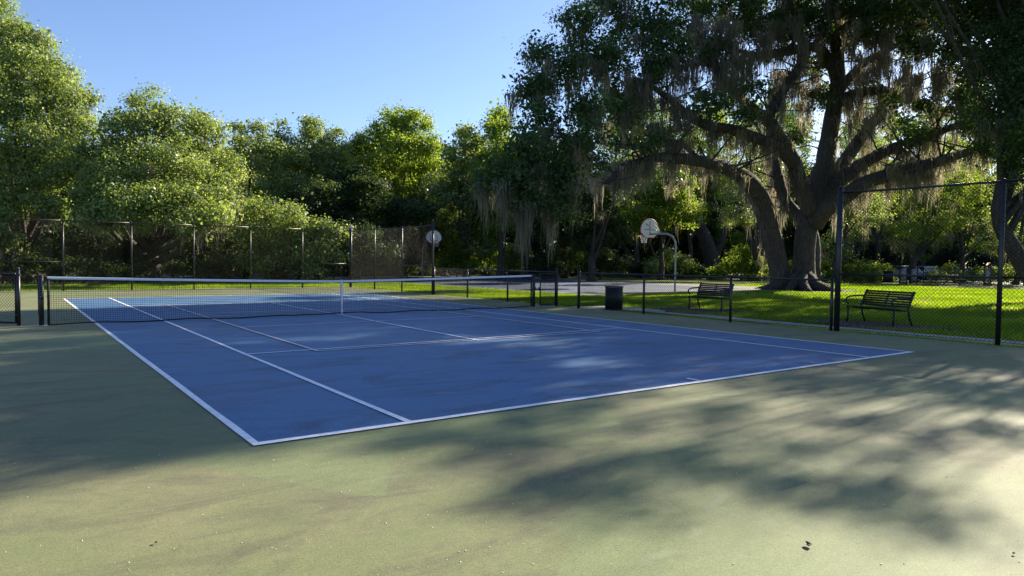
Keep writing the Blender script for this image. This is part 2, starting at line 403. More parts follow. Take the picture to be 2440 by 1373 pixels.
# ------------------------------------------------------------------ foliage
def foliage(lobes, dens, per, leaf, seed, rc=.62, inner=True, ragged=.22, flat=.6):
    r = np.random.default_rng(seed)
    lob = [(np.array(l[:3], float), np.array(l[3:6], float)) for l in lobes]
    CC = []; DD = []; VV = []; IC = []
    for (c, R) in lob:
        Rm = float(R.mean()); n = max(7, int(dens*12.57*(Rm+.25)**2))
        d = r.normal(size=(n, 3)); d /= np.linalg.norm(d, axis=1)[:, None]
        d = d[(d[:, 2] > -.75) | (r.random(n) < .35)]; n = len(d)
        ph = r.uniform(0, 6.28, 6)
        bumpy = 1+.19*np.sin(5*d[:, 0]+ph[0])*np.sin(5*d[:, 2]+ph[1])+.10*np.sin(9*d[:, 1]+ph[2])*np.sin(9*d[:, 2]+ph[3])
        rad = bumpy*r.uniform(.74, 1.0, n)+(r.random(n) < .14)*r.uniform(0, ragged*1.3, n)
        p = c+d*R*rad[:, None]
        keep = np.ones(n, bool)
        for (c2, R2) in lob:
            if c2 is c: continue
            keep &= (((p-c2)/R2)**2).sum(1) > .34
        keep |= r.random(n) < .12
        if not keep.any(): continue
        p = p[keep]; d = d[keep]
        K = max(3, int(n*.16)); kn = p[r.integers(0, len(p), K)]; near = ((p[:, None, :]-kn[None])**2).sum(2).argmin(1)
        p = p+(kn[near]-p)*.38; d = d*.45+(p-kn[near])/(np.linalg.norm(p-kn[near], axis=1)[:, None]+.2)*.8
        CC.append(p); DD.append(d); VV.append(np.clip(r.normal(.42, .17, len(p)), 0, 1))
        if inner:
            k = max(5, int(n*.5)); e = r.normal(size=(k, 3)); e /= np.linalg.norm(e, axis=1)[:, None]
            IC.append(c+e*R*r.uniform(.30, .66, k)[:, None])
    CC = np.concatenate(CC); DD = np.concatenate(DD); VV = np.concatenate(VV)
    m = len(CC)
    cnt = r.integers(int(per*.6), int(per*1.4), m); idx = np.repeat(np.arange(m), cnt); n = len(idx)
    g = r.normal(size=(n, 3)); sc = rc*r.uniform(.7, 1.25, m)
    off = g*np.array([.55, .55, .55*flat])*sc[idx][:, None]
    P = CC[idx]+off
    nn = DD[idx]*.5+off/(np.linalg.norm(off, axis=1)[:, None]+1e-6)*.45+np.array([0, 0, .35])+r.normal(size=(n, 3))*.38
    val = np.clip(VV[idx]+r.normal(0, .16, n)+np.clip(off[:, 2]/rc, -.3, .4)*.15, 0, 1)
    L = leaf*r.uniform(.65, 1.3, n)*r.uniform(.65, 1.35, m)[idx]
    if inner:
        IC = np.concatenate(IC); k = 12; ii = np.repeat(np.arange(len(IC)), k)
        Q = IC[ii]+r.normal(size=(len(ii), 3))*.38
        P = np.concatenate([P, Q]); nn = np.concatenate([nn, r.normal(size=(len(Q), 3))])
        val = np.concatenate([val, r.uniform(0, .35, len(Q))]); L = np.concatenate([L, leaf*r.uniform(1.5, 2.3, len(Q))])  # inner leaves coloured darker, standing in for shade inside the crown
    n = len(P)
    nn /= np.linalg.norm(nn, axis=1)[:, None]
    t = r.normal(size=(n, 3)); t -= nn*(t*nn).sum(1)[:, None]; t /= np.linalg.norm(t, axis=1)[:, None]
    b = np.cross(nn, t)
    a = t*(L/2)[:, None]; c = b*(L*.33)[:, None]
    V = np.stack([P-a, P-c+a*.15, P+a, P+c+a*.15], 1).reshape(-1, 3)
    keepz = V.reshape(-1, 4, 3)[:, :, 2].min(1) > -.05
    V = V.reshape(-1, 4, 3)[keepz].reshape(-1, 3); val = val[keepz]
    F = np.arange(len(V)).reshape(-1, 4)
    return V, F, val

def moss_geo(anch, seed, lmin=.5, lmax=1.8, strands=(8, 18), spread=.22, wd=.035):
    r = np.random.default_rng(seed); anch = np.asarray(anch, float)
    cnt = r.integers(strands[0], strands[1], len(anch)); idx = np.repeat(np.arange(len(anch)), cnt); n = len(idx)
    base = anch[idx]+r.normal(size=(n, 3))*np.array([spread, spread, .08])
    ll = r.uniform(lmin, lmax, len(anch)); L = ll[idx]*np.clip(1-np.linalg.norm((base-anch[idx])[:, :2], axis=1)/(spread*3), .25, 1)*r.uniform(.5, 1.0, n)
    a = r.uniform(0, 6.283, n); W = np.stack([np.cos(a), np.sin(a), 0*a], 1)
    segs = 4; rows = []
    off = np.zeros((n, 2)); conv = (anch[idx]-base)[:, :2]*.12
    for k in range(segs+1):
        f = k/segs
        if k: off = off+r.normal(size=(n, 2))*.05+conv
        wv = wd*(1-f*.85)*r.uniform(.5, 1.3, n)
        p = base+np.concatenate([off, -(L*f)[:, None]], 1)
        rows.append(p-W*wv[:, None]/2); rows.append(p+W*wv[:, None]/2)
    V = np.stack(rows, 1).reshape(-1, 3)
    b = (np.arange(n)*2*(segs+1))[:, None]
    F = np.concatenate([np.stack([b[:, 0]+2*k, b[:, 0]+2*k+1, b[:, 0]+2*k+3, b[:, 0]+2*k+2], 1) for k in range(segs)])
    cv = r.normal(.5, .2, len(anch))[idx]
    return V, F, np.clip(np.tile(cv, segs)+r.normal(0, .1, n*segs), 0, 1)

def curve(P, n):
    P = np.asarray(P, float); k = len(P); tt = np.linspace(0, k-1, n)
    out = []
    for t_ in tt:
        i = min(int(t_), k-2); f = t_-i
        p0 = P[max(i-1, 0)]; p1 = P[i]; p2 = P[i+1]; p3 = P[min(i+2, k-1)]
        out.append(.5*((2*p1)+(-p0+p2)*f+(2*p0-5*p1+4*p2-p3)*f*f+(-p0+3*p1-3*p2+p3)*f**3))
    return np.array(out)

def tree(name, label, cat, base, lobes, mat, trunk_r=.35, dens=1.0, per=34, leaf=.2, seed=1, moss=0, mosslen=(.5, 1.8), group=None,
         limbs=True, lean=(0, 0), rc=.62, inner=True, crown='crown', fork=None, ragged=.22):
    r = np.random.default_rng(seed+100)
    base = np.array([base[0], base[1], -.06])
    t = empty(name, base, label=label, cat=cat, group=group)
    L = np.array([l[:6] for l in lobes], float)
    mb = MB(); tips = []
    zc = L[:, 2].mean()
    if limbs:
        fk = fork if fork is not None else zc*.38
        top = L[np.argmax(L[:, 2])]
        mid = base+np.array([lean[0], lean[1], fk])
        P = curve([base, base+(mid-base)*.5+r.normal(size=3)*[.15, .15, 0], mid, mid+(top[:3]-mid)*.5+r.normal(size=3)*.3, top[:3]], 16)
        Rr = trunk_r*np.linspace(1.0, .22, 16); Rr[0] *= 1.5; Rr[1] *= 1.12
        mb.tube(P-base, Rr, 9, bump=.07, rng=r)
        for l in L:
            f = r.uniform(.3, .6); s0 = P[int(f*15)]; m_ = s0+(l[:3]-s0)*.5+np.array([0, 0, -.08*np.linalg.norm(l[:3]-s0)])+r.normal(size=3)*.25
            Q = curve([s0, m_, l[:3]], 8); mb.tube(Q-base, trunk_r*np.linspace(.42, .10, 8), 6, bump=.08, rng=r)
            for _ in range(2):
                d = r.normal(size=3); d /= np.linalg.norm(d); e = l[:3]+d*l[3:6]*.8
                mb.tube(curve([Q[5], (Q[5]+e)/2+r.normal(size=3)*.2, e], 5)-base, trunk_r*np.linspace(.14, .03, 5), 4)
        mb.build('trunk', M['bark'], t, True)
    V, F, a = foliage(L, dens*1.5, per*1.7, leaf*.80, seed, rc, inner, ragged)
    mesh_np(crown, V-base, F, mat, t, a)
    if moss:
        k = r.integers(0, len(L), moss); d = r.normal(size=(moss, 3)); d /= np.linalg.norm(d, axis=1)[:, None]
        d[:, 2] = -np.abs(d[:, 2])*.8
        an = L[k, :3]+d*L[k, 3:6]*r.uniform(.6, .95, moss)[:, None]
        V, F, a = moss_geo(an, seed+5, *mosslen)
        o = mesh_np('hanging_moss', V-base, F, M['moss'], t, a); o['kind'] = 'stuff'
    return t
def plobes(rows, d0, sq=1.0):
    """rows: (u, v, radius_px[, depth offset]) -> world lobes"""
    out = []
    for row in rows:
        u, v, rp = row[:3]; d = d0+(row[3] if len(row) > 3 else 0); R = rp*d/FPX
        p = pt(u, v, d); out.append((p[0], p[1], p[2], R, R, R*sq))
    return out

# --- the huge live oak on the right
OD = 41.5
ob = gp(1900, 690); ob[2] = 0
oak = empty('live_oak', ob, label='huge spreading live oak with several stems, draped in grey moss, beyond the right fence', cat='tree')
stems = [
 [(1864,694,62,0),(1856,640,54,0),(1840,570,54,-.3),(1822,500,58,-.8),(1800,455,54,-1.4),(1775,425,44,-2.2),(1735,403,38,-3.2),(1690,388,33,-4.2),(1620,378,30,-5.6),(1570,375,27,-6.6),(1520,388,24,-7.8),(1480,402,21,-8.8),(1450,432,15,-9.6),(1400,440,8,-10.5)],
 [(1915,694,70,0),(1915,620,58,0),(1922,550,56,0),(1937,490,64,.2),(1950,440,58,.3),(1965,390,50,.5),(1975,330,46,.6),(1988,250,42,.6),(1997,190,38,.5),(1995,120,34,.3),(1990,60,30,0),(1980,-30,24,-.5),(1990,-120,14,-1)],
 [(1936,510,52,-.3),(1908,440,42,-.8),(1888,378,38,-1.2),(1858,325,34,-1.6),(1832,285,30,-1.8),(1850,240,28,-1.6),(1885,190,25,-1.2),(1910,140,22,-.8),(1905,70,18,-.4),(1880,0,14,0),(1860,-80,8,0)],
 [(1893,395,34,-1.2),(1850,350,33,-2),(1795,327,31,-3),(1745,309,29,-3.8),(1690,301,27,-4.8),(1648,280,24,-5.6),(1612,252,21,-6.4),(1585,228,17,-7),(1540,200,12,-8),(1480,180,8,-9)],
 [(1845,300,30,-1.8),(1815,275,28,-2.2),(1777,245,24,-2.8),(1745,210,21,-3.4),(1716,185,18,-4),(1690,130,13,-4.6),(1660,70,9,-5)],
 [(1958,470,44,.3),(2000,405,38,1),(2040,345,33,1.6),(2070,305,29,2),(2100,270,26,2.2),(2130,225,20,2.5),(2170,150,12,3)],
 [(1948,500,46,.2),(1985,450,42,0),(2020,415,38,-.5),(2060,388,34,-1),(2110,360,31,-1.6),(2165,342,28,-2.2),(2215,322,24,-3),(2280,298,17,-4),(2350,260,10,-5)],
 [(1938,535,56,-.2),(1965,500,52,-.8),(2005,474,44,-1.6),(2050,442,39,-2.4),(2105,420,37,-3.2),(2170,404,34,-4),(2235,385,30,-5),(2290,368,25,-6),(2370,340,16,-7)],
 [(1986,262,30,.5),(2020,228,24,.2),(2080,217,24,-.4),(2140,222,22,-1),(2200,247,19,-1.6),(2260,262,14,-2.4),(2330,250,8,-3)],
 [(1992,225,30,.5),(2025,185,25,1.2),(2060,150,22,1.8),(2105,125,18,2.4),(2155,95,14,3),(2210,40,9,4)],
 [(1993,185,32,.4),(1970,135,27,.1),(1938,112,25,-.2),(1880,122,24,-.8),(1840,126,20,-1.4),(1785,130,16,-2),(1720,100,10,-3)],
 [(1990,120,24,.2),(2020,60,18,0),(2070,0,14,-.5),(2120,-60,8,-1)],
 [(1665,385,16,-4.6),(1630,345,13,-5.4),(1585,330,11,-6),(1555,300,8,-6.4)],
 [(1935,660,44,.9),(1935,560,36,1.4),(1905,520,32,1.6),(1868,470,30,2.2),(1850,400,26,3),(1830,350,20,4),(1790,280,12,5)],
]
mb = MB(); rgo = np.random.default_rng(11); limbpts = []
for s in stems:
    P = np.array([pt(a, b, OD+d) for a, b, _, d in s]); W = np.array([c*(OD+d)/FPX/2*.86 for a, b, c, d in s])
    n = len(s)*3; Pc = curve(P, n); Wc = np.interp(np.linspace(0, len(s)-1, n), np.arange(len(s)), W)
    Wc[-4:] *= np.array([.9, .7, .45, .2])
    if s[0][1] > 680: Wc[0] *= 1.25; Wc[1] *= 1.1
    mb.tube(Pc-ob, Wc, 14, bump=.055, rng=rgo)
    limbpts.append((Pc, Wc))
# root flare
for k in range(9):
    a = k*math.pi*2/9+rgo.uniform(-.2, .2); d = np.array([math.cos(a), math.sin(a), 0])
    mb.tube(np.array([d*.5+[0, 0, .75], d*1.05+[0, 0, .28], d*1.9+[0, 0, .0], d*2.7+[0, 0, -.15]]), [.45, .30, .18, .08], 8, bump=.06, rng=rgo)
# secondary branches
mb_tips = []
for Pc, Wc in limbpts:
    n = len(Pc)
    for k in range(int(n*.8)):
        i = rgo.integers(int(n*.45), n); d = rgo.normal(size=3); d[2] = abs(d[2])*.7+.1; d /= np.linalg.norm(d); Ln = rgo.uniform(1.6, 4.2)
        e = Pc[i]+d*Ln; m_ = Pc[i]+d*Ln*.5+rgo.normal(size=3)*.25
        r0 = min(Wc[i]*.35, .065)
        mb.tube(curve([Pc[i], m_, e+[0, 0, rgo.uniform(-.6, .7)]], 7)-ob, np.linspace(r0, .006, 7), 5, bump=.1, rng=rgo); mb_tips.append((*e, .6, .6, .4))
tipl = [q_ for q_ in mb_tips if rgo.random() < .12 or q_[2] > 14.5]
mb.build('trunk', M['bark'], oak, True)
OL = [ # left mass, coming towards the camera
 (1290,300,62,-9),(1245,380,60,-11),(1215,430,45,-11.5),(1175,420,45,-11),(1310,400,62,-10),(1380,330,62,-9),(1270,215,58,-8),(1330,175,62,-7),(1295,130,45,-8),(1400,130,62,-6),
 (1370,60,50,-6),(1460,170,62,-5),(1400,260,52,-8),(1490,260,40,-7),(1350,430,40,-10),(1540,330,34,3),(1610,420,30,5),(1490,90,66,-4),(1320,480,45,-10.5),(1250,480,40,-11),(1450,10,60,-4),
 (1560,40,70,-3),(1590,120,58,-5),(1560,170,45,-6),(1640,50,66,-1),(1690,-10,70,0),(1760,40,60,2),(1700,120,40,-4),
 # top
 (1820,-30,80,2),(1900,20,50,4),(1930,-70,80,0),(2020,-10,60,-3),(2060,-90,90,2),(2090,50,55,-5),(2150,20,70,-2),(2190,100,50,-5),(2250,10,80,-4),(2140,-90,80,0),(2260,-90,80,-2),
 # right mass
 (2290,120,62,-7),(2330,200,58,-8),(2370,90,70,-8),(2390,280,66,-9),(2330,290,40,-6),(2440,180,80,-8),(2450,340,70,-9),(2360,350,42,-9),(2430,20,80,-6),(2500,100,80,-6),
 (1500,-60,70,-3),(1620,-80,80,-2),(1760,-90,80,0),(2360,-40,80,-5),
 (1470,330,50,4),(1420,400,44,3),(1540,300,44,5),(1430,260,44,1),(1880,60,40,5),(2050,330,34,6),(1900,300,34,6)]
OL = [(a_, b_, c_, d_-(3.2 if a_ < 1480 else 1.8 if a_ < 1600 else 0)) for a_, b_, c_, d_ in OL]
OTOP = [(27,4,18.3,3,3,2.2),(31,1,19,3,3,2.2),(24,1,16.3,2.7,2.7,2),(28,-1.2,18,2.3,2.3,1.8),(33,5,20,3,3,2.2),(22,3.2,15.6,2.2,2.2,1.6),(29,7,19.5,2.6,2.6,2)]
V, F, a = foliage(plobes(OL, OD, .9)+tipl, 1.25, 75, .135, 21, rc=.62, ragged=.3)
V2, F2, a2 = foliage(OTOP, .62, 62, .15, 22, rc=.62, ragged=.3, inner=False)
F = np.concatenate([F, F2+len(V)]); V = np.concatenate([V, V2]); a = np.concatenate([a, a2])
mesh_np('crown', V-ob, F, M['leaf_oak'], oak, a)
# moss on the oak: under limbs and under the foliage
an = []
for Pc, Wc in limbpts:
    for i in range(4, len(Pc)):
        for _ in range(3):
            if Wc[i] < .62 and rgo.random() < (.62 if Pc[i][2] > 5 else .25):
                an.append(Pc[i]+np.array([rgo.uniform(-.5, .5), rgo.uniform(-.5, .5), -Wc[i]*.6+rgo.uniform(0, .25)]))
PL = plobes(OL, OD, .9)
for l in PL:
    l = np.array(l)
    for _ in range(5):
        d = rgo.normal(size=3); d /= np.linalg.norm(d); d[2] = -abs(d[2])*.8
        an.append(l[:3]+d*l[3:6]*rgo.uniform(.5, .95))
# curtains high in the crown
for (u0, u1, v0, d) in ((1640, 1760, 60, -3), (1540, 1660, 150, -5), (1800, 1960, 60, -2), (1700, 1800, 150, -3), (2020, 2130, 60, -3), (2040, 2200, 150, -3), (1830, 1960, 190, 1), (2010, 2130, 250, 1), (2150, 2330, 180, -5), (2100, 2250, 380, -4), (1480, 1560, 210, -7)):
    for _ in range(38):
        an.append(pt(rgo.uniform(u0, u1), v0+rgo.uniform(-25, 45), OD+d+rgo.uniform(-1.5, 1.5)))
V, F, a = moss_geo(an, 31, .5, 3.1, (22, 44), .19, .05)
o = mesh_np('hanging_moss', V-ob, F, M['moss'], oak, a); o['kind'] = 'stuff'
for (u, v0, v1, d) in ((1172, 440, 503, -11), (1240, 455, 530, -10.8), (1262, 450, 538, -10.6), (1298, 425, 492, -10), (1487, 410, 490, -8.6), (1455, 420, 470, -9), (1925, 255, 345, 0), (1905, 250, 330, .3)):
    p = pt(u, v0, OD+d); Ln = (v1-v0)*(OD+d)/FPX
    V, F, a = moss_geo([p+rgo.normal(size=3)*[.10, .10, .15] for _ in range(4)], int(u), Ln*.8, Ln*1.15, (22, 32), .10, .03)
    oo = mesh_np('moss_clump', V-ob, F, M['moss'], oak, np.clip(a+.3, 0, 1))  # paler strands, backlight put into their colour

# --- a second oak leaning in from the right edge of the frame
b2 = gpd(2500, 30); 
oak2 = tree('live_oak', 'dark leaning live oak cut by the right edge of the photo, behind the tall fence', 'tree', b2,
     plobes([(2420,250,100,-1),(2500,130,120,0),(2600,300,120,0),(2540,0,130,1),(2660,120,130,2),(2700,-60,140,2),(2380,120,70,0),(2480,400,70,-1),(2560,-130,150,3),(2440,-60,110,2)], 30),
     M['leaf_oak'], trunk_r=.42, dens=1.15, per=40, leaf=.15, seed=41, moss=160, mosslen=(.5, 1.9), limbs=True, lean=tuple((pt(2380, 470, 30)-b2)[:2]), fork=pt(2380, 470, 30)[2])

# --- trees outside the frame on the right that shade the court
SHADE = []
for (u, v, R_, h) in ((30,1125,1.0,16),(170,1105,.9,16.5),(320,1085,.8,16),(450,1065,.7,15.5),(60,1050,.8,17),(250,1020,.8,17),(420,1000,.7,16.5),(620,1020,.5,16),
    (1000,1055,.7,14.5),(1150,1078,.7,14),(1300,1075,.7,14.5),(1450,1085,.6,14),(1220,1030,.7,15),(1400,1020,.6,15),
    (1260,1165,.5,13),(1370,1160,.6,13.5),(1500,1180,.7,13),(1640,1165,.7,12.5),(1760,1150,.6,13),(1880,1185,.55,12),(2000,1180,.5,12.5),(2160,1235,.30,12),(1620,1110,.5,13),
    (1760,1030,.5,13),(1900,1075,.45,12.5),(2060,1000,.7,13),(2180,1030,.6,12.5),(2330,1015,.7,12),(2430,1040,.6,11.5),(2300,950,.8,12.5),(2120,1090,.35,12),(2440,960,.7,11.5),(1700,985,.5,14),(1960,930,.8,13.5)):
    p = gp(u, v)+np.array(SV)*h/SV.z; SHADE.append((p[0], p[1], p[2], R_*.62))  # unseen crown lobes placed sunward to shape the foreground shade
for (x, y, lobes, lab, sd, dn) in (
   (34, -7, [(31,-3.5,14.5,3.4),(34,-1.5,16.5,3.4),(36,-5,15,3.2),(33,-7,12,2.8),(24,-.4,16.2,2.4),(27,-1.2,18,2.4),(23,-3.0,15.0,2.3),(26,-4,16.8,2.2),(21,-4.4,13.6,1.9),(24.5,-5.9,15.4,1.5),(29,-3,19.5,2.2),(29.5,-3.4,19.4,2.1),(33,-2.6,21,2.3),(36,-.6,22.5,2.5)], 'tall live oak at the right edge whose crown arches over the benches', 51, .74),
   (29, -11.5, SHADE, 'smaller thin crowned oak outside the right edge whose dappled shade falls on the green surface', 52, .55)):
    tree('live_oak', lab, 'tree', (x, y), [(*l[:3], l[3], l[3], l[3]*.75) for l in lobes], M['leaf_oak'], trunk_r=.35 if sd == 51 else .17, dens=dn, per=34 if sd == 51 else 16, leaf=.17 if sd == 51 else .14, seed=sd, moss=50 if sd == 51 else 0, rc=.62 if sd == 51 else .34, inner=sd == 51, group='live oaks on the right')

# --- left hand oaks
T1 = [(20,105,70,0),(85,165,75,-1),(-60,60,110,1),(40,240,95,-2),(130,270,85,-1),(60,350,85,-3),(170,330,60,-1),(-40,300,110,-2),(120,410,65,-3),(40,440,75,-4),(-80,180,120,0),(-160,380,120,-2),(190,230,38,0),(90,90,30,0),(140,200,50,1),(-20,560,45,-6),(10,500,40,-5),(-200,150,150,2),(110,500,40,-4),(-60,500,60,-5)]
b = gpd(40, 44)
tree('live_oak', 'tallest light green oak at the left edge, behind the back fence', 'tree', b, plobes(T1, 42), M['leaf_olive'], trunk_r=.6, dens=1.15, per=42, leaf=.17, seed=61, moss=190, group='oaks behind the back fence')
T2 = [(350,275,62,0),(300,330,72,0),(420,310,62,1),(490,335,52,2),(530,395,45,1),(400,400,85,-1),(300,430,80,-2),(480,450,70,-1),(545,470,32,0),(400,490,70,-3),(330,490,70,-4),(230,390,60,-1),(250,460,65,-3),(500,520,40,-3),(450,535,30,-4),(240,505,40,-4),(470,290,30,3)]
b = gpd(360, 42)
tree('live_oak', 'broad light green oak with moss fringe overhanging the left part of the back fence', 'tree', b, plobes(T2, 40), M['leaf_olive'], trunk_r=.55, dens=1.2, per=42, leaf=.165, seed=62, moss=230, group='oaks behind the back fence')

# --- wood behind the far end of the court
WOOD = [
 ('slender olive tree with airy top between the left oaks and the centre wood', 590, 60, 'leaf_olive', [(570,315,30),(625,320,32),(665,310,24),(600,370,50),(655,380,48),(610,440,60),(670,450,55),(590,500,50)], .55),
 ('round crowned tree with one tall sprig on top, left of the centre wood', 740, 62, 'leaf_olive', [(745,300,26),(750,340,42),(700,370,52),(790,360,48),(730,430,75),(800,440,60),(670,470,50),(760,500,60)], .9),
 ('flat topped tree, the tallest crown of the centre wood', 950, 64, 'leaf_bright', [(930,310,42),(990,300,40),(960,285,30),(900,350,48),(970,370,60),(1020,350,36),(860,360,45),(1045,400,34),(900,430,70),(1000,440,60),(940,500,70)], .9),
 ('dark bushy tree in front of the centre wood, above the fence corner', 850, 56, 'leaf_dark', [(830,440,55),(880,480,60),(800,500,55),(930,520,55),(850,550,50),(760,480,50),(990,510,50),(700,500,45)], .9),
 ('grey green tree left of the sky gap beside the huge oak', 1110, 60, 'leaf_olive', [(1110,335,34),(1140,360,30),(1100,390,40),(1135,430,50),(1085,460,50),(1150,490,50),(1100,540,50),(1060,450,50),(1060,540,50),(1150,570,50)], 1.1),
 ('narrow tree rising at the left edge of the huge oak', 1190, 58, 'leaf_bright', [(1190,275,26),(1185,320,36),(1210,370,46),(1170,410,50),(1220,450,55),(1200,520,50),(1240,380,45)], 1.0),
]
for i, (lab, u, d, mt, rows, dn) in enumerate(WOOD):
    tree('woodland_tree', lab, 'tree', gpd(u, d), plobes([(a, b_, c_, RNG.uniform(-2, 2)) for a, b_, c_ in rows], d), M[mt], trunk_r=.3, dens=dn, per=30, leaf=.22, seed=70+i, moss=18, group='trees of the centre wood')

# trees behind the huge oak (backlit)
BACK = [
 (1520, 80, [(1500, 430, 60), (1540, 350, 60), (1480, 340, 55), (1560, 290, 50), (1510, 520, 60), (1450, 470, 55)], 'tall tree far behind the two hoops, left of the pole'),
 (1700, 86, [(1700, 500, 60), (1720, 420, 60), (1690, 340, 55), (1740, 280, 50), (1640, 520, 60), (1760, 560, 55)], 'tall far tree rising between the leaning tree and the huge oak'),
 (1850, 88, [(1850, 420, 60), (1880, 340, 60), (1830, 280, 55), (1900, 500, 60), (1800, 560, 55), (1880, 230, 45)], 'tall far tree glimpsed between the stems of the huge oak'),
 (2040, 86, [(2040, 380, 60), (2080, 300, 60), (2010, 300, 50), (2100, 450, 60), (2040, 540, 60), (2130, 560, 55)], 'tall far tree glimpsed above the first bay of the tall fence'),
 (2200, 84, [(2200, 400, 60), (2240, 320, 60), (2160, 330, 50), (2230, 500, 60), (2180, 570, 55), (2280, 560, 55)], 'tall far tree glimpsed above the sign stands'),
 (2370, 84, [(2370, 400, 60), (2410, 320, 60), (2330, 330, 50), (2400, 490, 60), (2350, 570, 55), (2450, 560, 55)], 'tall far tree glimpsed above the brown notice post'),

 (1060, 66, [(1050,470,50),(1080,540,50),(1020,560,50)], 'low dark tree beside the far basketball hoop'),
 (1255, 60, [(1240,420,60),(1290,480,60),(1230,530,55),(1300,380,50)], 'dark tree with two thin stems behind the hanging moss clumps'),
 (1345, 66, [(1340,430,60),(1390,500,60),(1330,540,55),(1370,360,50)], 'dense dark tree left of the near basketball hoop'),
 (1410, 56, [(1420,470,55),(1450,540,50),(1400,560,50),(1470,430,50)], 'dark thick trunk tree between the two hoops'),
 (1575, 62, [(1560,470,55),(1600,420,55),(1540,530,45),(1620,500,50)], 'tree behind the near basketball hoop'),
 (1640, 74, [(1650,380,60),(1680,300,50),(1620,340,50),(1700,430,60)], 'tall pale leaved tree seen through the gap under the arched limb'),
 (1795, 64, [(1790,440,50),(1760,500,50),(1820,380,50),(1780,330,45)], 'straight stemmed tree just left of the huge oak trunk'),
 (1990, 60, [(2030,540,45),(1990,590,40),(2070,500,50),(2020,470,40)], 'mossy tree directly right of the huge oak trunk'),
 (2090, 70, [(2090,440,55),(2140,500,55),(2060,380,50),(2160,420,50)], 'light leaved tree behind the tall fence bay'),
 (2180, 62, [(2200,510,50),(2240,460,50),(2160,560,40),(2250,540,40)], 'tree above the picnic area bins'),
 (2290, 68, [(2290,430,60),(2330,500,55),(2270,370,50),(2350,560,40)], 'yellow green tree above the picnic table'),
 (2420, 60, [(2410,520,50),(2440,450,55),(2460,570,50),(2390,580,34)], 'low tree at the right edge above the iron fence'),
]
for i, (u, d, rows, lab) in enumerate(BACK):
    tree('woodland_tree', lab, 'tree', gpd(u, d), plobes([(a, b_, c_, RNG.uniform(-3, 3)) for a, b_, c_ in rows], d), M['leaf_bright' if i in (0, 1, 2, 4, 10, 11, 14, 15, 16) else ('leaf_olive' if i in (3, 5, 12, 13, 17) else 'leaf_dark')], trunk_r=.28+.1*(i % 3 == 0), dens=.8 if (i > 10 or i < 6) else 1.25, per=28, leaf=.24 if i < 6 else .22, seed=90+i, moss=60 if i > 10 else 30, mosslen=(.8, 2.6), group='trees behind the huge oak', inner=6 <= i < 11)

# leaning dark tree in the middle distance
b = gp(1706, 660); b[2] = 0; D = float((b-CAM)@FF)
lt = empty('leaning_tree', b, label='dark leaning forked tree between the near hoop and the huge oak', cat='tree')
mb = MB(); r_ = np.random.default_rng(5)
for s in ([(1706,662,42),(1694,610,36),(1680,570,33),(1664,530,28),(1652,490,24),(1640,440,18),(1630,380,10)], [(1668,545,22),(1645,520,18),(1625,535,14),(1610,555,8)], [(1700,620,20),(1722,570,14),(1718,520,11),(1700,470,8),(1690,420,5)]):
    P = curve([pt(a_, b_, D) for a_, b_, _ in s], len(s)*3); W = np.interp(np.linspace(0, len(s)-1, len(s)*3), np.arange(len(s)), [c_*D/FPX/2 for _, _, c_ in s])
    mb.tube(P-b, W, 9, bump=.07, rng=r_)
mb.build('trunk', M['bark'], lt, True)
V, F, a = foliage(plobes([(1630,400,40),(1670,430,36),(1600,440,34),(1700,400,40),(1650,350,40)], D), .6, 28, .2, 33, inner=False)
mesh_np('crown', V-b, F, M['leaf_dark'], lt, a)
b = gp(1522, 655); b[2] = 0; D = float((b-CAM)@FF)
lt2 = empty('leaning_tree', b, label='short thick trunk leaning left behind the fence near the litter bin', cat='tree')
mb = MB()
P = curve([pt(1522, 657, D), pt(1505, 620, D), pt(1488, 590, D), pt(1470, 570, D-1), pt(1430, 560, D-2)], 12); mb.tube(P-b, np.linspace(.5, .12, 12), 9, bump=.07, rng=r_)
mb.build('trunk', M['bark'], lt2, True)
V, F, a = foliage(plobes([(1450,540,38),(1490,520,40),(1520,560,30)], D), .8, 28, .2, 34)
mesh_np('crown', V-b, F, M['leaf_dark'], lt2, a)

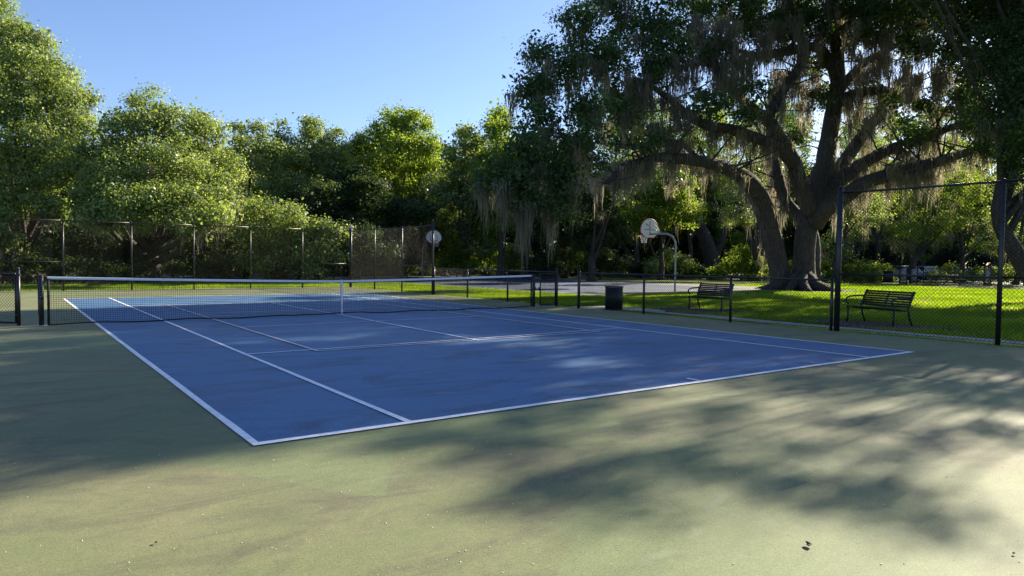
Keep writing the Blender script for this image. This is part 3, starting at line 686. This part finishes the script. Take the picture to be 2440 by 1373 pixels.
# shrubs
SH = [
 ('vine covered bush mound with a bright pointed top behind the back fence', 'leaf_olive', 44, [(620,490,26),(650,520,36),(600,550,44),(700,540,34),(750,555,34),(800,560,34),(680,590,50),(620,610,50),(780,600,50),(730,620,40),(590,500,18),(700,510,20)]),
 ('grey green bush behind the fence corner', 'leaf_dark', 46, [(820,590,40),(870,570,40),(860,620,36),(800,620,36),(920,600,36)]),
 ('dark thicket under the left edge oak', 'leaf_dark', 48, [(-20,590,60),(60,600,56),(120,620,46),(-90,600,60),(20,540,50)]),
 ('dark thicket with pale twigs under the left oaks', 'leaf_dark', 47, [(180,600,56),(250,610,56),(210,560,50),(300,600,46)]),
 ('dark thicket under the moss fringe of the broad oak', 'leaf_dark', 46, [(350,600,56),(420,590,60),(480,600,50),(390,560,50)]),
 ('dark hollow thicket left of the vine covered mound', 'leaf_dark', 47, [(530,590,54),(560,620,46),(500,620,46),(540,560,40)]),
 ('sunlit yellow green bush below the far basketball hoop', 'leaf_bright', 60, [(1075,610,24),(1098,600,20),(1100,625,22),(1060,630,20),(1085,590,13),(1120,635,16)]),
 ('dark bush left of the sunlit yellow green bush', 'leaf_dark', 64, [(1000,610,40),(960,620,36),(1030,580,40),(900,630,30)]),
 ('upright bright bush behind the right end of the net', 'leaf_bright', 66, [(1150,570,24),(1165,600,26),(1140,620,22),(1180,630,22)]),
 ('reddish green bush behind the net post on the right', 'leaf_olive', 64, [(1220,600,26),(1245,620,24),(1210,630,20)]),
 ('bright bush between the gate posts', 'leaf_bright', 68, [(1350,600,26),(1370,620,22),(1335,625,20)]),
 ('dark bush above the open gate', 'leaf_dark', 60, [(1300,620,30),(1275,635,20),(1320,640,20)]),
 ('dark bush behind the litter bin', 'leaf_dark', 62, [(1430,620,26),(1460,635,20),(1400,638,18)]),
 ('green bush behind the near hoop pole', 'leaf_olive', 66, [(1590,620,26),(1560,635,20),(1630,630,22)]),
 ('bright bush between the leaning tree and the huge oak', 'leaf_bright', 66, [(1750,625,24),(1780,610,26),(1800,640,20),(1740,645,16)]),
 ('bright bush at the right of the huge oak trunk', 'leaf_bright', 62, [(2010,645,16),(2035,650,15),(2050,635,16)]),
 ('bright bush beside the square dark bin', 'leaf_bright', 66, [(2085,650,16),(2070,640,14),(2110,640,12)]),
 ('bright bush behind the picnic table', 'leaf_bright', 68, [(2230,655,16),(2270,650,18),(2320,655,16)]),
 ('bright bush behind the iron fence at the right edge', 'leaf_bright', 68, [(2400,655,18),(2440,650,20),(2370,650,14)]),
]
for i, (lab, mt, d, rows) in enumerate(SH):
    L_ = plobes([(a, b_, c_, RNG.uniform(-1.2, 1.2)) for a, b_, c_ in rows], d)
    tree('shrub', lab, 'bush', gpd(sum(x[0] for x in rows)/len(rows), d), L_, M[mt], trunk_r=.10, dens=1.1, per=34, leaf=.2 if d > 55 else .17, seed=130+i, moss=0, group='bushes along the wood edge', crown='foliage', fork=.5)

def undergrowth(name, label, path, R0, R1, mat, seed, leaf=.15):
    r = np.random.default_rng(seed); L_ = []
    for a, b in zip(path, path[1:]):
        a = np.array(a, float); b = np.array(b, float); n = int(np.linalg.norm(b-a)/.9)
        for i in range(n):
            q = a+(b-a)*i/n+r.normal(size=2)*.5; R = r.uniform(R0, R1); L_.append((q[0], q[1], R*.55, R, R, R*r.uniform(.7, 1.5)))
    V, F, a = foliage(L_, 1.6, 44, leaf, seed, rc=.4, inner=False)
    o = mesh_np(name, V, F, mat, attr=a); tag(o, label, 'undergrowth', kind='stuff')
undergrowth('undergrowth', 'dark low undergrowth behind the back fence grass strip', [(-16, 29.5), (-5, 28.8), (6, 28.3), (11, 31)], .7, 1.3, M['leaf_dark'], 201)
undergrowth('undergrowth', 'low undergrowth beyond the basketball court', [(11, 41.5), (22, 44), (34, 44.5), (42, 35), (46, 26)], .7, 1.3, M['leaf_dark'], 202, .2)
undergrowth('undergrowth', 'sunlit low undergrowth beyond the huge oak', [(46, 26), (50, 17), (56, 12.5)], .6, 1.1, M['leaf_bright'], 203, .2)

# far-off wood that closes the view behind everything
r_ = np.random.default_rng(77); L_ = []
for u in range(-700, 3000, 60):
    far = u > 1050
    d = (92 if far else 78)+r_.uniform(-4, 6)
    for v in ((600, 530, 460) if far else (590, 500, 430)):
        p = pt(u+r_.uniform(-20, 20), v+r_.uniform(-20, 20), d); R = r_.uniform(3.0, 4.4)
        L_.append((p[0], p[1], p[2], R, R, R))
V, F, a = foliage(L_, .8, 34, .36, 78, rc=.9)
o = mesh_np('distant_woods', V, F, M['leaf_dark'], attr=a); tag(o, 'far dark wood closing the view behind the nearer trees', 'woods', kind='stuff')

# ------------------------------------------------------------------ fences
def chainlink(mb, a, b, z0, z1, step=.075, wr=.0022):
    a = np.array(a, float); b = np.array(b, float); Lh = np.linalg.norm(b-a); d = (b-a)/Lh; Hh = z1-z0
    nrm = np.array([-d[1], d[0], 0.0])
    segs = []
    k = -Hh
    while k < Lh:
        s0 = max(0, -k); s1 = min(Hh, Lh-k)
        if s1 > s0+.02:
            segs.append((k+s0, z0+s0, k+s1, z0+s1)); segs.append((k+s0, z1-s0, k+s1, z1-s1))
        k += step
    S_ = np.array(segs); n = len(S_)
    P0 = np.stack([a[0]+d[0]*S_[:, 0], a[1]+d[1]*S_[:, 0], S_[:, 1]], 1); P1 = np.stack([a[0]+d[0]*S_[:, 2], a[1]+d[1]*S_[:, 2], S_[:, 3]], 1)
    t = P1-P0; t /= np.linalg.norm(t, axis=1)[:, None]; u_ = np.cross(t, nrm)
    offs = [nrm*wr, -nrm*wr*.5+u_*wr*.87, -nrm*wr*.5-u_*wr*.87]
    V = np.stack([P0+offs[0], P0+offs[1], P0+offs[2], P1+offs[0], P1+offs[1], P1+offs[2]], 1).reshape(-1, 3)
    base = np.arange(n)*6
    F = np.concatenate([np.stack([base+i, base+(i+1) % 3, base+3+(i+1) % 3, base+3+i], 1) for i in range(3)])
    mb.add(V, F)
def fence(label, pts, h, big_ends=(False, False), midrail=(), wr=.0022, step=.075, postr=.034, extra=0.0):
    o0 = np.array([*pts[0], 0.0]); f = empty('chain_link_fence', o0, label=label, cat='fence', group='black chain link fences')
    P = [np.array(p) for p in pts]
    for i, p in enumerate(P):
        end = (i == 0 and big_ends[0]) or (i == len(P)-1 and big_ends[1])
        hh = h+(.09 if end else .0); rr = postr*1.35 if end else postr
        m_ = MB(); q_ = np.array([*p, 0])-o0
        m_.tube([q_+[0, 0, -.15], q_+[0, 0, hh*.5], q_+[0, 0, hh]], rr, 10)
        m_.tube([q_+[0, 0, hh], q_+[0, 0, hh+.03]], [rr*1.12, rr*.5], 10)
        for zz in (.25*h, .75*h): m_.tube([q_+[0, 0, zz-.012], q_+[0, 0, zz+.012]], rr*1.12, 10)
        m_.build('fence_post', M['black'], f, True)
    for i in range(len(P)-1):
        a_, b_ = P[i], P[i+1]; A0 = np.array([*a_, 0])-o0; B0 = np.array([*b_, 0])-o0
        m_ = MB(); m_.tube([A0+[0, 0, h-.03], (A0+B0)/2+[0, 0, h-.032], B0+[0, 0, h-.03]], .023, 8); m_.build('top_rail', M['black'], f, True)
        if i in midrail:
            m_ = MB(); m_.tube([A0+[0, 0, h*.41], B0+[0, 0, h*.41]], .021, 8); m_.build('middle_rail', M['black'], f, True)
        m_ = MB(); dd = (b_-a_)/np.linalg.norm(b_-a_); nn = np.array([-dd[1], dd[0]])*.04
        chainlink(m_, a_+nn-o0[:2], b_+nn-o0[:2], .04, h-.01, step, wr)
        m_.tube([A0+[*nn, .05], B0+[*nn, .05]], .004, 4)
        m_.build('wire_mesh', M['mesh'], f)
    return f
back = [(7.88-2.6*i, 18.05) for i in range(0, 10)]
fence('tall back fence along the far end of the court, under the left oaks', back, 3.05, (True, False), midrail=(0, 5), wr=.0022)
fence('tall dark side fence from the back corner to beside the far hoop', [(7.88, 17.93), (7.9, 15.0), (7.9, 12.0), (7.9, 9.08)], 3.02, (True, True), midrail=(0, 2), wr=.0028)
fence('low side fence behind the right end of the net, up to the gate', [(7.9, 8.95), (7.85, 6.17), (7.85, 3.4), (7.8, .50)], 1.17, (False, True), wr=.0034)
fence('low side fence running from the gateway past the litter bin and the first bench', [(7.76, -.66), (7.85, -3.4), (7.80, -6.43), (8.0, -9.0)], 1.17, (True, False), wr=.0034)
fence('tall near fence on the right in front of the second bench', [(8.02, -9.12), (8.15, -12.23), (8.2, -15.3), (8.2, -18.4)], 3.12, (True, False), midrail=(0, 1, 2), wr=.0032, postr=.045)
# white cap on the corner post
# gates
def gate(label, hinge, tip, h, mat=M['black']):
    o0 = np.array([*hinge, 0.0]); g = empty('fence_gate', o0, label=label, cat='gate')
    a_ = np.zeros(3); b_ = np.array([*tip, 0])-o0; d = b_/np.linalg.norm(b_); a_ = a_+d*.06
    m_ = MB()
    for p_ in (a_, b_): m_.tube([p_+[0, 0, .05], p_+[0, 0, h]], .022, 8)
    m_.tube([a_+[0, 0, h], b_+[0, 0, h]], .022, 8); m_.tube([a_+[0, 0, .06], b_+[0, 0, .06]], .022, 8)
    m_.build('gate_frame', mat, g, True)
    m_ = MB(); chainlink(m_, a_[:2]+np.array([-d[1], d[0]])*.03, b_[:2]+np.array([-d[1], d[0]])*.03, .06, h-.01, .07, .0034); m_.build('wire_mesh', M['mesh'], g)
    m_ = MB(); m_.box(b_+[0, 0, h*.55]+d*.03, (.06, .05, .10)); m_.tube([b_+[0, 0, h*.55]+d*.03, b_+[0, 0, h*.55]+d*.12], .012, 6); m_.build('latch', M['black'], g)
    for zz in (.2*h, .85*h):
        m_ = MB(); m_.box(a_+[0, 0, zz]-d*.03, (.08, .05, .06)); m_.build('hinge', M['black'], g)
    return g
gate('small chain link gate standing open beside the right net post', (7.8, .50), (7.10, .50), 1.08)
g = gate('chain link gate at the left edge beside the left net post', (-6.89, .67), (-7.75, 1.43), 1.10)
m_ = MB(); m_.tube([[0, 0, -.1], [0, 0, 1.2]], .036, 10); m_.tube([[0, 0, 1.2], [0, 0, 1.24]], [.042, .02], 10); m_.tube([[0, 0, 1.12], [.05, -.05, 1.06]], .012, 6)
m_.build('gate_post', M['black'], g, True)
# small white cap on the corner post, not a light source
wc = empty('post_cap', (7.88, 18.05, 3.2), label='small white cap on top of the back corner fence post', cat='lamp')
m_ = MB(); m_.tube([[0, 0, -.08], [0, 0, .02]], .02, 8); m_.build('bracket', M['steel'], wc)
m_ = MB(); m_.tube([[-.02, 0, .04], [.02, -.02, .06], [.14, -.05, .02], [.18, -.06, .0]], [.03, .06, .05, .02], 10); m_.build('cap_head', M['band'], wc, True)

# ------------------------------------------------------------------ tennis net
LP, RP = np.array([-6.50, .33, 0]), np.array([6.70, .33, 0])
nt_ = empty('tennis_net', (LP+RP)/2, label='tennis net with white headband across the blue court', cat='net')
O = (LP+RP)/2
def ztop(x):  # x along the net from the left post
    f = (x-LP[0])/(RP[0]-LP[0]); c_ = abs(f-.5)*2
    return .925+(1.055-.925)*(c_**1.25)
n0, n1 = LP[0]+.13, RP[0]-.10
def yofs(x, z): return .025*math.sin(x*1.3)*(1-z)
m_ = MB(); m2 = MB(); wr = .0031
xs = np.arange(n0, n1, .046)
for x in xs:
    zt = ztop(x)-.05; P = [[x-O[0]+.004*math.sin(7*x+z*9), yofs(x, z), z] for z in np.linspace(.035, zt, 4)]
    m_.tube(P, wr, 3, cap=False)
for z in np.arange(.04, 1.0, .046):
    X_ = np.linspace(n0, n1, 40); f = z/1.0
    P = [[x-O[0], yofs(x, z), .03+(ztop(x)-.08)*f] for x in X_]
    m_.tube(P, wr, 3, cap=False)
m_.build('net_mesh', M['net'], nt_)
X_ = np.linspace(n0-.02, n1+.02, 50); m_ = MB()
V = []; 
for x in X_:
    zt = ztop(x)
    for (dy, dz) in ((-.006, -.055), (-.012, -.02), (-.008, .0), (.008, .0), (.012, -.02), (.006, -.055)): V.append((x-O[0], dy, zt+dz))
m_.add(V, [(i*6+j, (i+1)*6+j, (i+1)*6+j+1, i*6+j+1) for i in range(len(X_)-1) for j in range(5)])
m_.build('headband', M['band'], nt_, True)
m_ = MB(); m_.tube([[x-O[0], yofs(x, 0)+.0, .03+.012*math.sin(x*3.1)+(.015 if abs(x) < 1 else 0)] for x in X_], .016, 6); m_.build('bottom_tape', M['net'], nt_)
for x in (n0, n1):
    m_ = MB(); m_.box((x-O[0], 0, ztop(x)*.5), (.05, .016, ztop(x)-.06)); 
    for z in np.arange(.12, 1.0, .17): m_.tube([[x-O[0]-.03, 0, z], [x-O[0]+.03, .0, z+.01]], .012, 6)
    m_.build('side_tape', M['net'], nt_)
m_ = MB(); zc = ztop(.19); m_.box((.10, -.019, zc/2), (.052, .006, zc-.02)); m_.box((.10, .019, zc/2), (.052, .006, zc-.02)); m_.box((.10, 0, zc+.006), (.052, .045, .012)); m_.box((.10, -.024, .10), (.06, .01, .05))
m_.build('centre_strap', M['band'], nt_)
for s, p_, nm in ((1, LP, 'left'), (-1, RP, 'right')):
    po = empty('net_post', p_, label='black net post at the %s end of the tennis net' % nm, cat='post', group='net posts')
    m_ = MB(); m_.tube([[0, 0, -.1], [0, 0, .5], [0, 0, 1.07]], .05, 14); m_.tube([[0, 0, 1.07], [0, 0, 1.085]], [.052, .035], 14); m_.build('post', M['black'], po, True)
    m_ = MB(); m_.tube([[0, 0, .001], [0, 0, .014]], .12, 16); m_.build('footing_ring', M['concrete'], po, True)
    m_ = MB(); m_.tube([[s*.01, 0, 1.05], [s*.13, 0, 1.045]], .012, 6); m_.box((s*.0, -.055, .62), (.07, .05, .09)); m_.tube([[0, -.07, .62], [-s*.05, -.11, .60]], .012, 6); m_.tube([[-s*.05, 0, .25], [-s*.055, 0, .9]], .008, 5); m_.build('winder', M['black'], po)

# ------------------------------------------------------------------ basketball hoops
def hoop(label, base, face, H_=3.05, board_white=True):
    """face: unit xy direction the backboard faces; pole stands behind the board"""
    b_ = np.array([base[0], base[1], -.02]); g = empty('basketball_hoop', b_, label=label, cat='hoop', group='basketball hoops')
    f = np.array([face[0], face[1], 0.0]); f /= np.linalg.norm(f); s = np.array([-f[1], f[0], 0.0]); up = np.array([0, 0, 1.0])
    # gooseneck pole
    P = [up*(-.1)-f*.55, up*1.2-f*.55, up*2.1-f*.55, up*2.45-f*.55, up*2.78-f*.42, up*2.98-f*.15, up*3.06+f*.22, up*3.06+f*.8, up*3.06+f*1.28]
    m_ = MB(); m_.tube(curve(P, 30), .050, 12); m_.build('pole', M['steel'], g, True)
    # fan backboard: outline in (s, z)
    W = .69; pts = [(-W*.95, -.0)]
    out = []
    for a in np.linspace(math.radians(-12), math.radians(192), 25): out.append((math.cos(a)*W, .30+math.sin(a)*.62))
    low = [(-.50, .02), (-.32, -.10), (.32, -.10), (.50, .02)]
    out += low
    out = np.array(out); zc_ = 2.98
    def ext(outl, d0, d1, mb_):
        n = len(outl); c_ = outl.mean(0)
        V = [f*d0+s*x+up*(zc_+z) for x, z in outl]+[f*d1+s*x+up*(zc_+z) for x, z in outl]+[f*d0+s*c_[0]+up*(zc_+c_[1]), f*d1+s*c_[0]+up*(zc_+c_[1])]
        F = [(i, (i+1) % n, n+(i+1) % n, n+i) for i in range(n)]+[(2*n, (i+1) % n, i, i) for i in range(n)]+[(2*n+1, n+i, n+(i+1) % n, n+(i+1) % n) for i in range(n)]
        return np.array(V), F
    import bmesh
    bm = bmesh.new(); fr = [bm.verts.new(Vector(f*1.34+s*x+up*(zc_+z))) for x, z in out]; bk = [bm.verts.new(Vector(f*1.30+s*x+up*(zc_+z))) for x, z in out]
    bm.faces.new(fr); bm.faces.new(bk[::-1])
    for i in range(len(out)): bm.faces.new((fr[i], bk[i], bk[(i+1) % len(out)], fr[(i+1) % len(out)]))
    bmesh.ops.recalc_face_normals(bm, faces=bm.faces)
    me = bpy.data.meshes.new('backboard'); bm.to_mesh(me); bm.free(); me.materials.append(M['boardw']); o = bpy.data.objects.new('backboard', me); COL.objects.link(o); o.parent = g
    m_ = MB(); ring = [f*1.32+s*x*1.01+up*(zc_+z) for x, z in out]; m_.tube(ring+[ring[0]], .026, 6, cap=False)
    k = .30; sq = [(-k, .08), (k, .08), (k, .50), (-k, .50)]
    for i in range(4):
        a_, b2_ = sq[i], sq[(i+1) % 4]; m_.tube([f*1.345+s*a_[0]+up*(zc_+a_[1]), f*1.345+s*b2_[0]+up*(zc_+b2_[1])], .018, 4)
    m_.build('board_markings', M['red'], o)
    m_ = MB(); m_.box((f*1.29+up*(zc_+.3)), (.02, .02, .75)) if False else None
    m_.tube([f*1.28+up*3.0, f*1.28+up*3.75], .02, 6); m_.tube([f*1.28-s*.45+up*3.3, f*1.28+s*.45+up*3.3], .018, 6)
    m_.build('board_frame', M['steel'], o)
    m_ = MB()
    for q_ in (-1, 1): m_.tube([f*.45+up*3.06, f*1.28+s*q_*.32+up*3.62], .020, 8)
    m_.build('brace', M['steel'], g, True)
    rc_ = f*1.72+up*3.03; m_ = MB(); a = np.linspace(0, 2*math.pi, 25)
    m_.tube([rc_+f*math.cos(x)*.23+s*math.sin(x)*.23 for x in a], .012, 6, cap=False); m_.box(f*1.42+up*3.0, (.14, .14, .05)); m_.tube([f*1.36+up*2.92, rc_-f*.15], .012, 6); m_.build('rim', M['red'], g)
    m_ = MB(); K = 12
    for k_ in range(K):
        for sg in (-1, 1):
            P = []
            for j in range(9):
                fz = j/8; rad = .23*(1-fz*.45)+.01*math.sin(fz*9); an_ = 2*math.pi*(k_+sg*fz*2.0)/K
                P.append(rc_+f*math.cos(an_)*rad+s*math.sin(an_)*rad-up*fz*.45)
            m_.tube(P, .0055, 4, cap=False)
    m_.build('net', M['cordw'], g)
    return g
hoop('near basketball hoop seen from behind with curved steel pole', gp(1608, 694)+np.array([0, .55, 0]), (.0, 1))
hoop('far basketball hoop with white fan shaped board facing the camera', gpd(1014, 57), (.0, -1))

# ------------------------------------------------------------------ benches
def bench(label, a, b, seatdir):
    """a, b: ground positions of the two ends (front legs); seatdir: from back to front"""
    a = np.array([*a, -.05]); b = np.array([*b, -.05]); c_ = (a+b)/2; g = empty('park_bench', c_, label=label, cat='bench', group='black park benches')
    x = (b-a); L = np.linalg.norm(x); x /= L; y = np.array([seatdir[0], seatdir[1], 0.0]); y -= x*(x@y); y /= np.linalg.norm(y); z = np.array([0, 0, 1.0])
    def w_(X, Y, Z): return x*X+y*Y+z*Z
    def bar(mb_, p0, p1, wd, th, up_):
        p0 = np.array(p0); p1 = np.array(p1); t = (p1-p0)/np.linalg.norm(p1-p0); up_ = up_-t*(t@up_); up_ /= np.linalg.norm(up_); sd = np.cross(t, up_)
        V = [p+sd*sx*wd/2+up_*sz*th/2 for p in (p0, p1) for sx, sz in ((-1, -1), (1, -1), (1, 1), (-1, 1))]
        mb_.add(V, [(0, 1, 2, 3), (7, 6, 5, 4), (0, 4, 5, 1), (1, 5, 6, 2), (2, 6, 7, 3), (3, 7, 4, 0)])
    m_ = MB(); hl = L/2+.03
    for k in range(7):
        yy = .0-.072*k; zz = .46-.012*k+(.0 if k else -.015); bar(m_, w_(-hl, yy, zz), w_(hl, yy, zz), .062, .02, z)
    m_.build('seat', M['black'], g)
    m_ = MB()
    for k in range(7):
        zz = .50+.058*k; yy = -.47-.028*k; bar(m_, w_(-hl, yy, zz), w_(hl, yy, zz), .02, .052, z)
    bar(m_, w_(0, -.46, .46), w_(0, -.66, .87), .04, .02, y); 
    m_.build('backrest', M['black'], g)
    for X in (-hl+.04, hl-.04):
        m_ = MB(); m_.tube([w_(X, .03, -.02), w_(X, -.01, .2), w_(X, .0, .45)], .026, 8); m_.build('leg', M['black'], g, True)
        m_ = MB(); m_.tube([w_(X, -.62, -.02), w_(X, -.50, .25), w_(X, -.45, .47), w_(X, -.54, .68), w_(X, -.65, .88)], .026, 8); m_.build('leg', M['black'], g, True)
        m_ = MB(); m_.tube(curve([w_(X, -.58, .72), w_(X, -.35, .72), w_(X, -.05, .70), w_(X, .06, .64), w_(X, .04, .55), w_(X, -.03, .50)], 16), .022, 8); m_.build('armrest', M['black'], g, True)
    m_ = MB(); m_.tube([w_(-hl, -.2, .40), w_(hl, -.2, .40)], .015, 6); m_.build('cross_bar', M['black'], g)
    return g
bench('first black slatted bench, left of the tall fence, behind the low fence', (11.2, -2.25), (11.3, -3.48), (-1, -.05))
bench('second black slatted bench, behind the tall near fence on the right', (11.15, -7.66), (10.72, -9.08), (-1, .25))

# litter bin
tb = empty('litter_bin', (8.45, -1.55, -.03), label='black slatted round litter bin behind the low fence by the gateway', cat='bin')
m_ = MB()
for k in range(30):
    a_ = k*2*math.pi/30; c_, s_ = math.cos(a_), math.sin(a_)
    m_.box((.27*c_, .27*s_, .38), (.012, .036, .70), rz=a_)
m_.build('slats', M['black'], tb)
for zz, rr in ((.04, .285), (.40, .285), (.75, .29)):
    m_ = MB(); a = np.linspace(0, 2*math.pi, 33); m_.tube([[rr*math.cos(x), rr*math.sin(x), zz] for x in a], .016, 6, cap=False)
    m_.build('hoop_band', M['black'], tb, True)
m_ = MB(); m_.tube([[0, 0, .02], [0, 0, .70]], .22, 24); m_.build('liner', simple('dull_bin_liner', (.05, .045, .04), .7, var=.3), tb, True)  # liner colour lightened so the gaps between slats read as lit
m_ = MB(); a = np.linspace(0, math.pi, 9); m_.tube([[.05+.0*x, .1*math.cos(x), .75+.16*math.sin(x)] for x in a], .006, 5); m_.build('handle', M['black'], tb)

# ------------------------------------------------------------------ picnic area far right
b = gp(2116, 674); D = float((b-CAM)@FF)
t_ = empty('waste_bin', b, label='square dark waste bin at the left of the picnic area', cat='bin')
m_ = MB(); m_.box((0, 0, .48), (.72, .72, .92), rz=.4); m_.build('body', M['black'], t_); m_ = MB(); m_.box((0, 0, .98), (.80, .80, .07), rz=.4); m_.build('lid', M['black'], t_)
for i, (u, lab) in enumerate(((2152, 'left one of the two dark framed sign stands with grey panel'), (2177, 'right one of the two dark framed sign stands with grey panel'))):
    p_ = gp(u, 677); g = empty('sign_stand', p_, label=lab, cat='sign', group='framed sign stands')
    m_ = MB(); h_ = 1.35
    for s_ in (-.28, .28): m_.tube([[s_*.8, s_*-.58, 0], [s_*.8, s_*-.58, h_]], .05, 6)
    m_.box((0, 0, h_), (.75, .12, .10), rz=-.63); m_.box((0, 0, .16), (.70, .10, .10), rz=-.63); m_.build('frame', M['black'], g)
    m_ = MB(); m_.box((0, 0, .72), (.42, .05, .95), rz=-.63); m_.build('panel', M['panel'], g)
p_ = gp(2352, 681); g = empty('wooden_kiosk_post', p_, label='brown post with a pale notice panel beside the picnic table', cat='sign')
m_ = MB()
for s_ in (-.24, .24): m_.box((s_*.8, -s_*.58, .75), (.09, .09, 1.5), rz=-.63)
m_.box((0, 0, 1.45), (.62, .14, .10), rz=-.63); m_.box((0, 0, .12), (.50, .10, .25), rz=-.63); m_.build('frame', M['wood'], g)
m_ = MB(); m_.box((0, 0, .80), (.38, .04, .85), rz=-.63); m_.build('notice_panel', M['panel'], g)
# picnic table
p_ = gp(2268, 679); g = empty('picnic_table', p_, .35, label='dark picnic table with attached benches on the lawn by the iron fence', cat='table')
m_ = MB()
for k in range(5): m_.box((0, -.32+.16*k, .76), (1.9, .14, .04))
m_.build('table_top', M['wood'], g)
for s_ in (-1, 1):
    m_ = MB(); m_.box((0, s_*.72, .44), (1.9, .26, .04)); m_.build('seat', M['wood'], g)
for x_ in (-.65, .65):
    m_ = MB(); m_.tube([[x_, -.60, 0], [x_, .18, .74]], .04, 6); m_.tube([[x_, .60, 0], [x_, -.18, .74]], .04, 6); m_.box((x_, 0, .40), (.06, 1.6, .07)); m_.build('leg', M['wood'], g)
# iron picket fence
a_, b_ = gp(2200, 674.5), gp(2600, 686); g = empty('iron_fence', a_, label='black iron picket fence along the far side of the picnic lawn', cat='fence')
v_ = b_-a_; L = np.linalg.norm(v_); v_ /= L; ang = math.atan2(v_[1], v_[0]); hF = 1.35
m_ = MB()
for k in range(int(L/.14)): m_.tube([v_*.14*k, v_*.14*k+[0, 0, hF]], .014, 4)
o = m_.build('pickets', M['black'], g)
for zz in (.12, hF-.12):
    m_ = MB(); m_.tube([[0, 0, zz], v_*L+[0, 0, zz]], .022, 5); m_.build('rail', M['black'], g)
for k in range(int(L/2.4)+1):
    m_ = MB(); m_.box(v_*2.4*k+[0, 0, .73], (.08, .08, 1.46), rz=ang); m_.build('fence_post', M['black'], g)

# cars in the car park beyond
def car(label, p, rz, mat):
    g = empty('parked_car', (p[0], p[1], -.03), rz, label=label, cat='car', group='cars parked beyond the picnic lawn')
    prof = [(-2.2, .45), (-2.25, .75), (-2.1, .92), (-1.5, .98), (-.95, 1.42), (-.3, 1.5), (.55, 1.45), (1.2, 1.0), (2.0, .86), (2.25, .65), (2.2, .35), (-2.1, .32)]
    import bmesh
    bm = bmesh.new(); L_ = [bm.verts.new((x, -.86+(.12 if z > 1.1 else 0), z)) for x, z in prof]; R_ = [bm.verts.new((x, .86-(.12 if z > 1.1 else 0), z)) for x, z in prof]
    bm.faces.new(L_); bm.faces.new(R_[::-1])
    for i in range(len(prof)): j = (i+1) % len(prof); bm.faces.new((L_[i], R_[i], R_[j], L_[j]))
    bmesh.ops.recalc_face_normals(bm, faces=bm.faces); bmesh.ops.bevel(bm, geom=bm.edges[:], offset=.05, segments=2, affect='EDGES')
    me = bpy.data.meshes.new('body'); bm.to_mesh(me); bm.free(); me.materials.append(mat); o = bpy.data.objects.new('body', me); COL.objects.link(o); o.parent = g
    m_ = MB(); 
    for s_ in (-1, 1):
        y_ = s_*.865
        m_.add([(-1.25, y_, 1.0), (1.0, y_, 1.02), (.5, s_*.77, 1.38), (-.85, s_*.77, 1.38)], [(0, 1, 2, 3)])
    m_.build('side_window', M['glass'], g)
    m_ = MB(); m_.add([(1.20, -.7, 1.03), (1.20, .7, 1.03), (.62, .62, 1.44), (.62, -.62, 1.44)], [(0, 1, 2, 3)]); m_.build('windscreen', M['glass'], g)
    for x_ in (-1.35, 1.4):
        for s_ in (-1, 1):
            m_ = MB(); m_.tube([[x_, s_*.70, .33], [x_, s_*.9, .33]], .33, 16); wl = m_.build('wheel', M['tyre'], g, True)
            m_ = MB(); m_.tube([[x_, s_*.895, .33], [x_, s_*.91, .33]], .19, 12); m_.build('rim', M['steel'], wl)
for i, (u, d, mt, lab) in enumerate(((2158, 74, 'carw', 'white parked car seen between the sign stands'), (2205, 75, 'cars', 'silver parked car above the left end of the iron fence'), (2345, 73, 'card', 'dark parked car behind the brown notice post'), (2272, 76, 'carw', 'white parked car behind the picnic table'))):
    p_ = gpd(u, d); car(lab, p_, .9, M[mt])

# ------------------------------------------------------------------ litter on the court
r_ = np.random.default_rng(9)
def leaflet(label, u, v, size, mat, rz, name='fallen_leaf', cat='leaf'):
    p_ = gp(u, v); g = MB(); n = 7
    V = []
    for i in range(n):
        f_ = i/(n-1); w__ = size*.32*math.sin(math.pi*f_)**.8+.001; x_ = (f_-.5)*size; z_ = .006+size*.22*(f_-.5)**2*4
        V += [(x_, -w__, z_+w__*.5), (x_, 0, z_), (x_, w__, z_+w__*.55)]
    V = np.array(V); g.add(V, [(3*i+j, 3*i+3+j, 3*i+4+j, 3*i+1+j) for i in range(n-1) for j in range(2)])
    g.add(V+[0, 0, .0015], [(3*i+1+j, 3*i+4+j, 3*i+3+j, 3*i+j) for i in range(n-1) for j in range(2)])
    o = g.build(name, mat); o.location = p_; o.rotation_euler = (0, 0, rz); tag(o, label, cat); return o
leaflet('curled dark dead leaf on the green surface near the bottom right', 1925, 1303, .055, M['deadleaf'], .9)
leaflet('small pale leaf on the blue court near the far right singles corner', 1932, 867, .09, M['chip'], .3)
leaflet('tiny brown leaf on the green surface below the near left court corner', 371, 1297, .022, M['deadleaf'], 1.9)
leaflet('tiny dark leaf in the bottom right corner of the court surface', 2415, 1323, .022, M['deadleaf'], .2)
spots = [(2212, 1189), (2435, 1126), (1925, 1120), (2256, 1138), (1247, 1297), (1065, 1335), (1158, 1243), (1733, 1175), (2379, 1232), (1270, 1345), (960, 1092), (1125, 1071), (1488, 1075), (750, 1076), (730, 1107), (650, 1110), (1390, 937), (1078, 961)]
mb = MB()
for (u, v) in spots+[(r_.uniform(0, 2440), r_.uniform(1040, 1373)) for _ in range(130)]:
    p_ = gp(u, v); s_ = r_.uniform(.002, .0055); mb.box(p_+[0, 0, s_*.4], (s_*1.4, s_, s_*.8), rz=r_.uniform(0, 3))
o = mb.build('court_grit', M['chip']); tag(o, 'scattered pale grit and chips on the green surface', 'grit', kind='stuff')
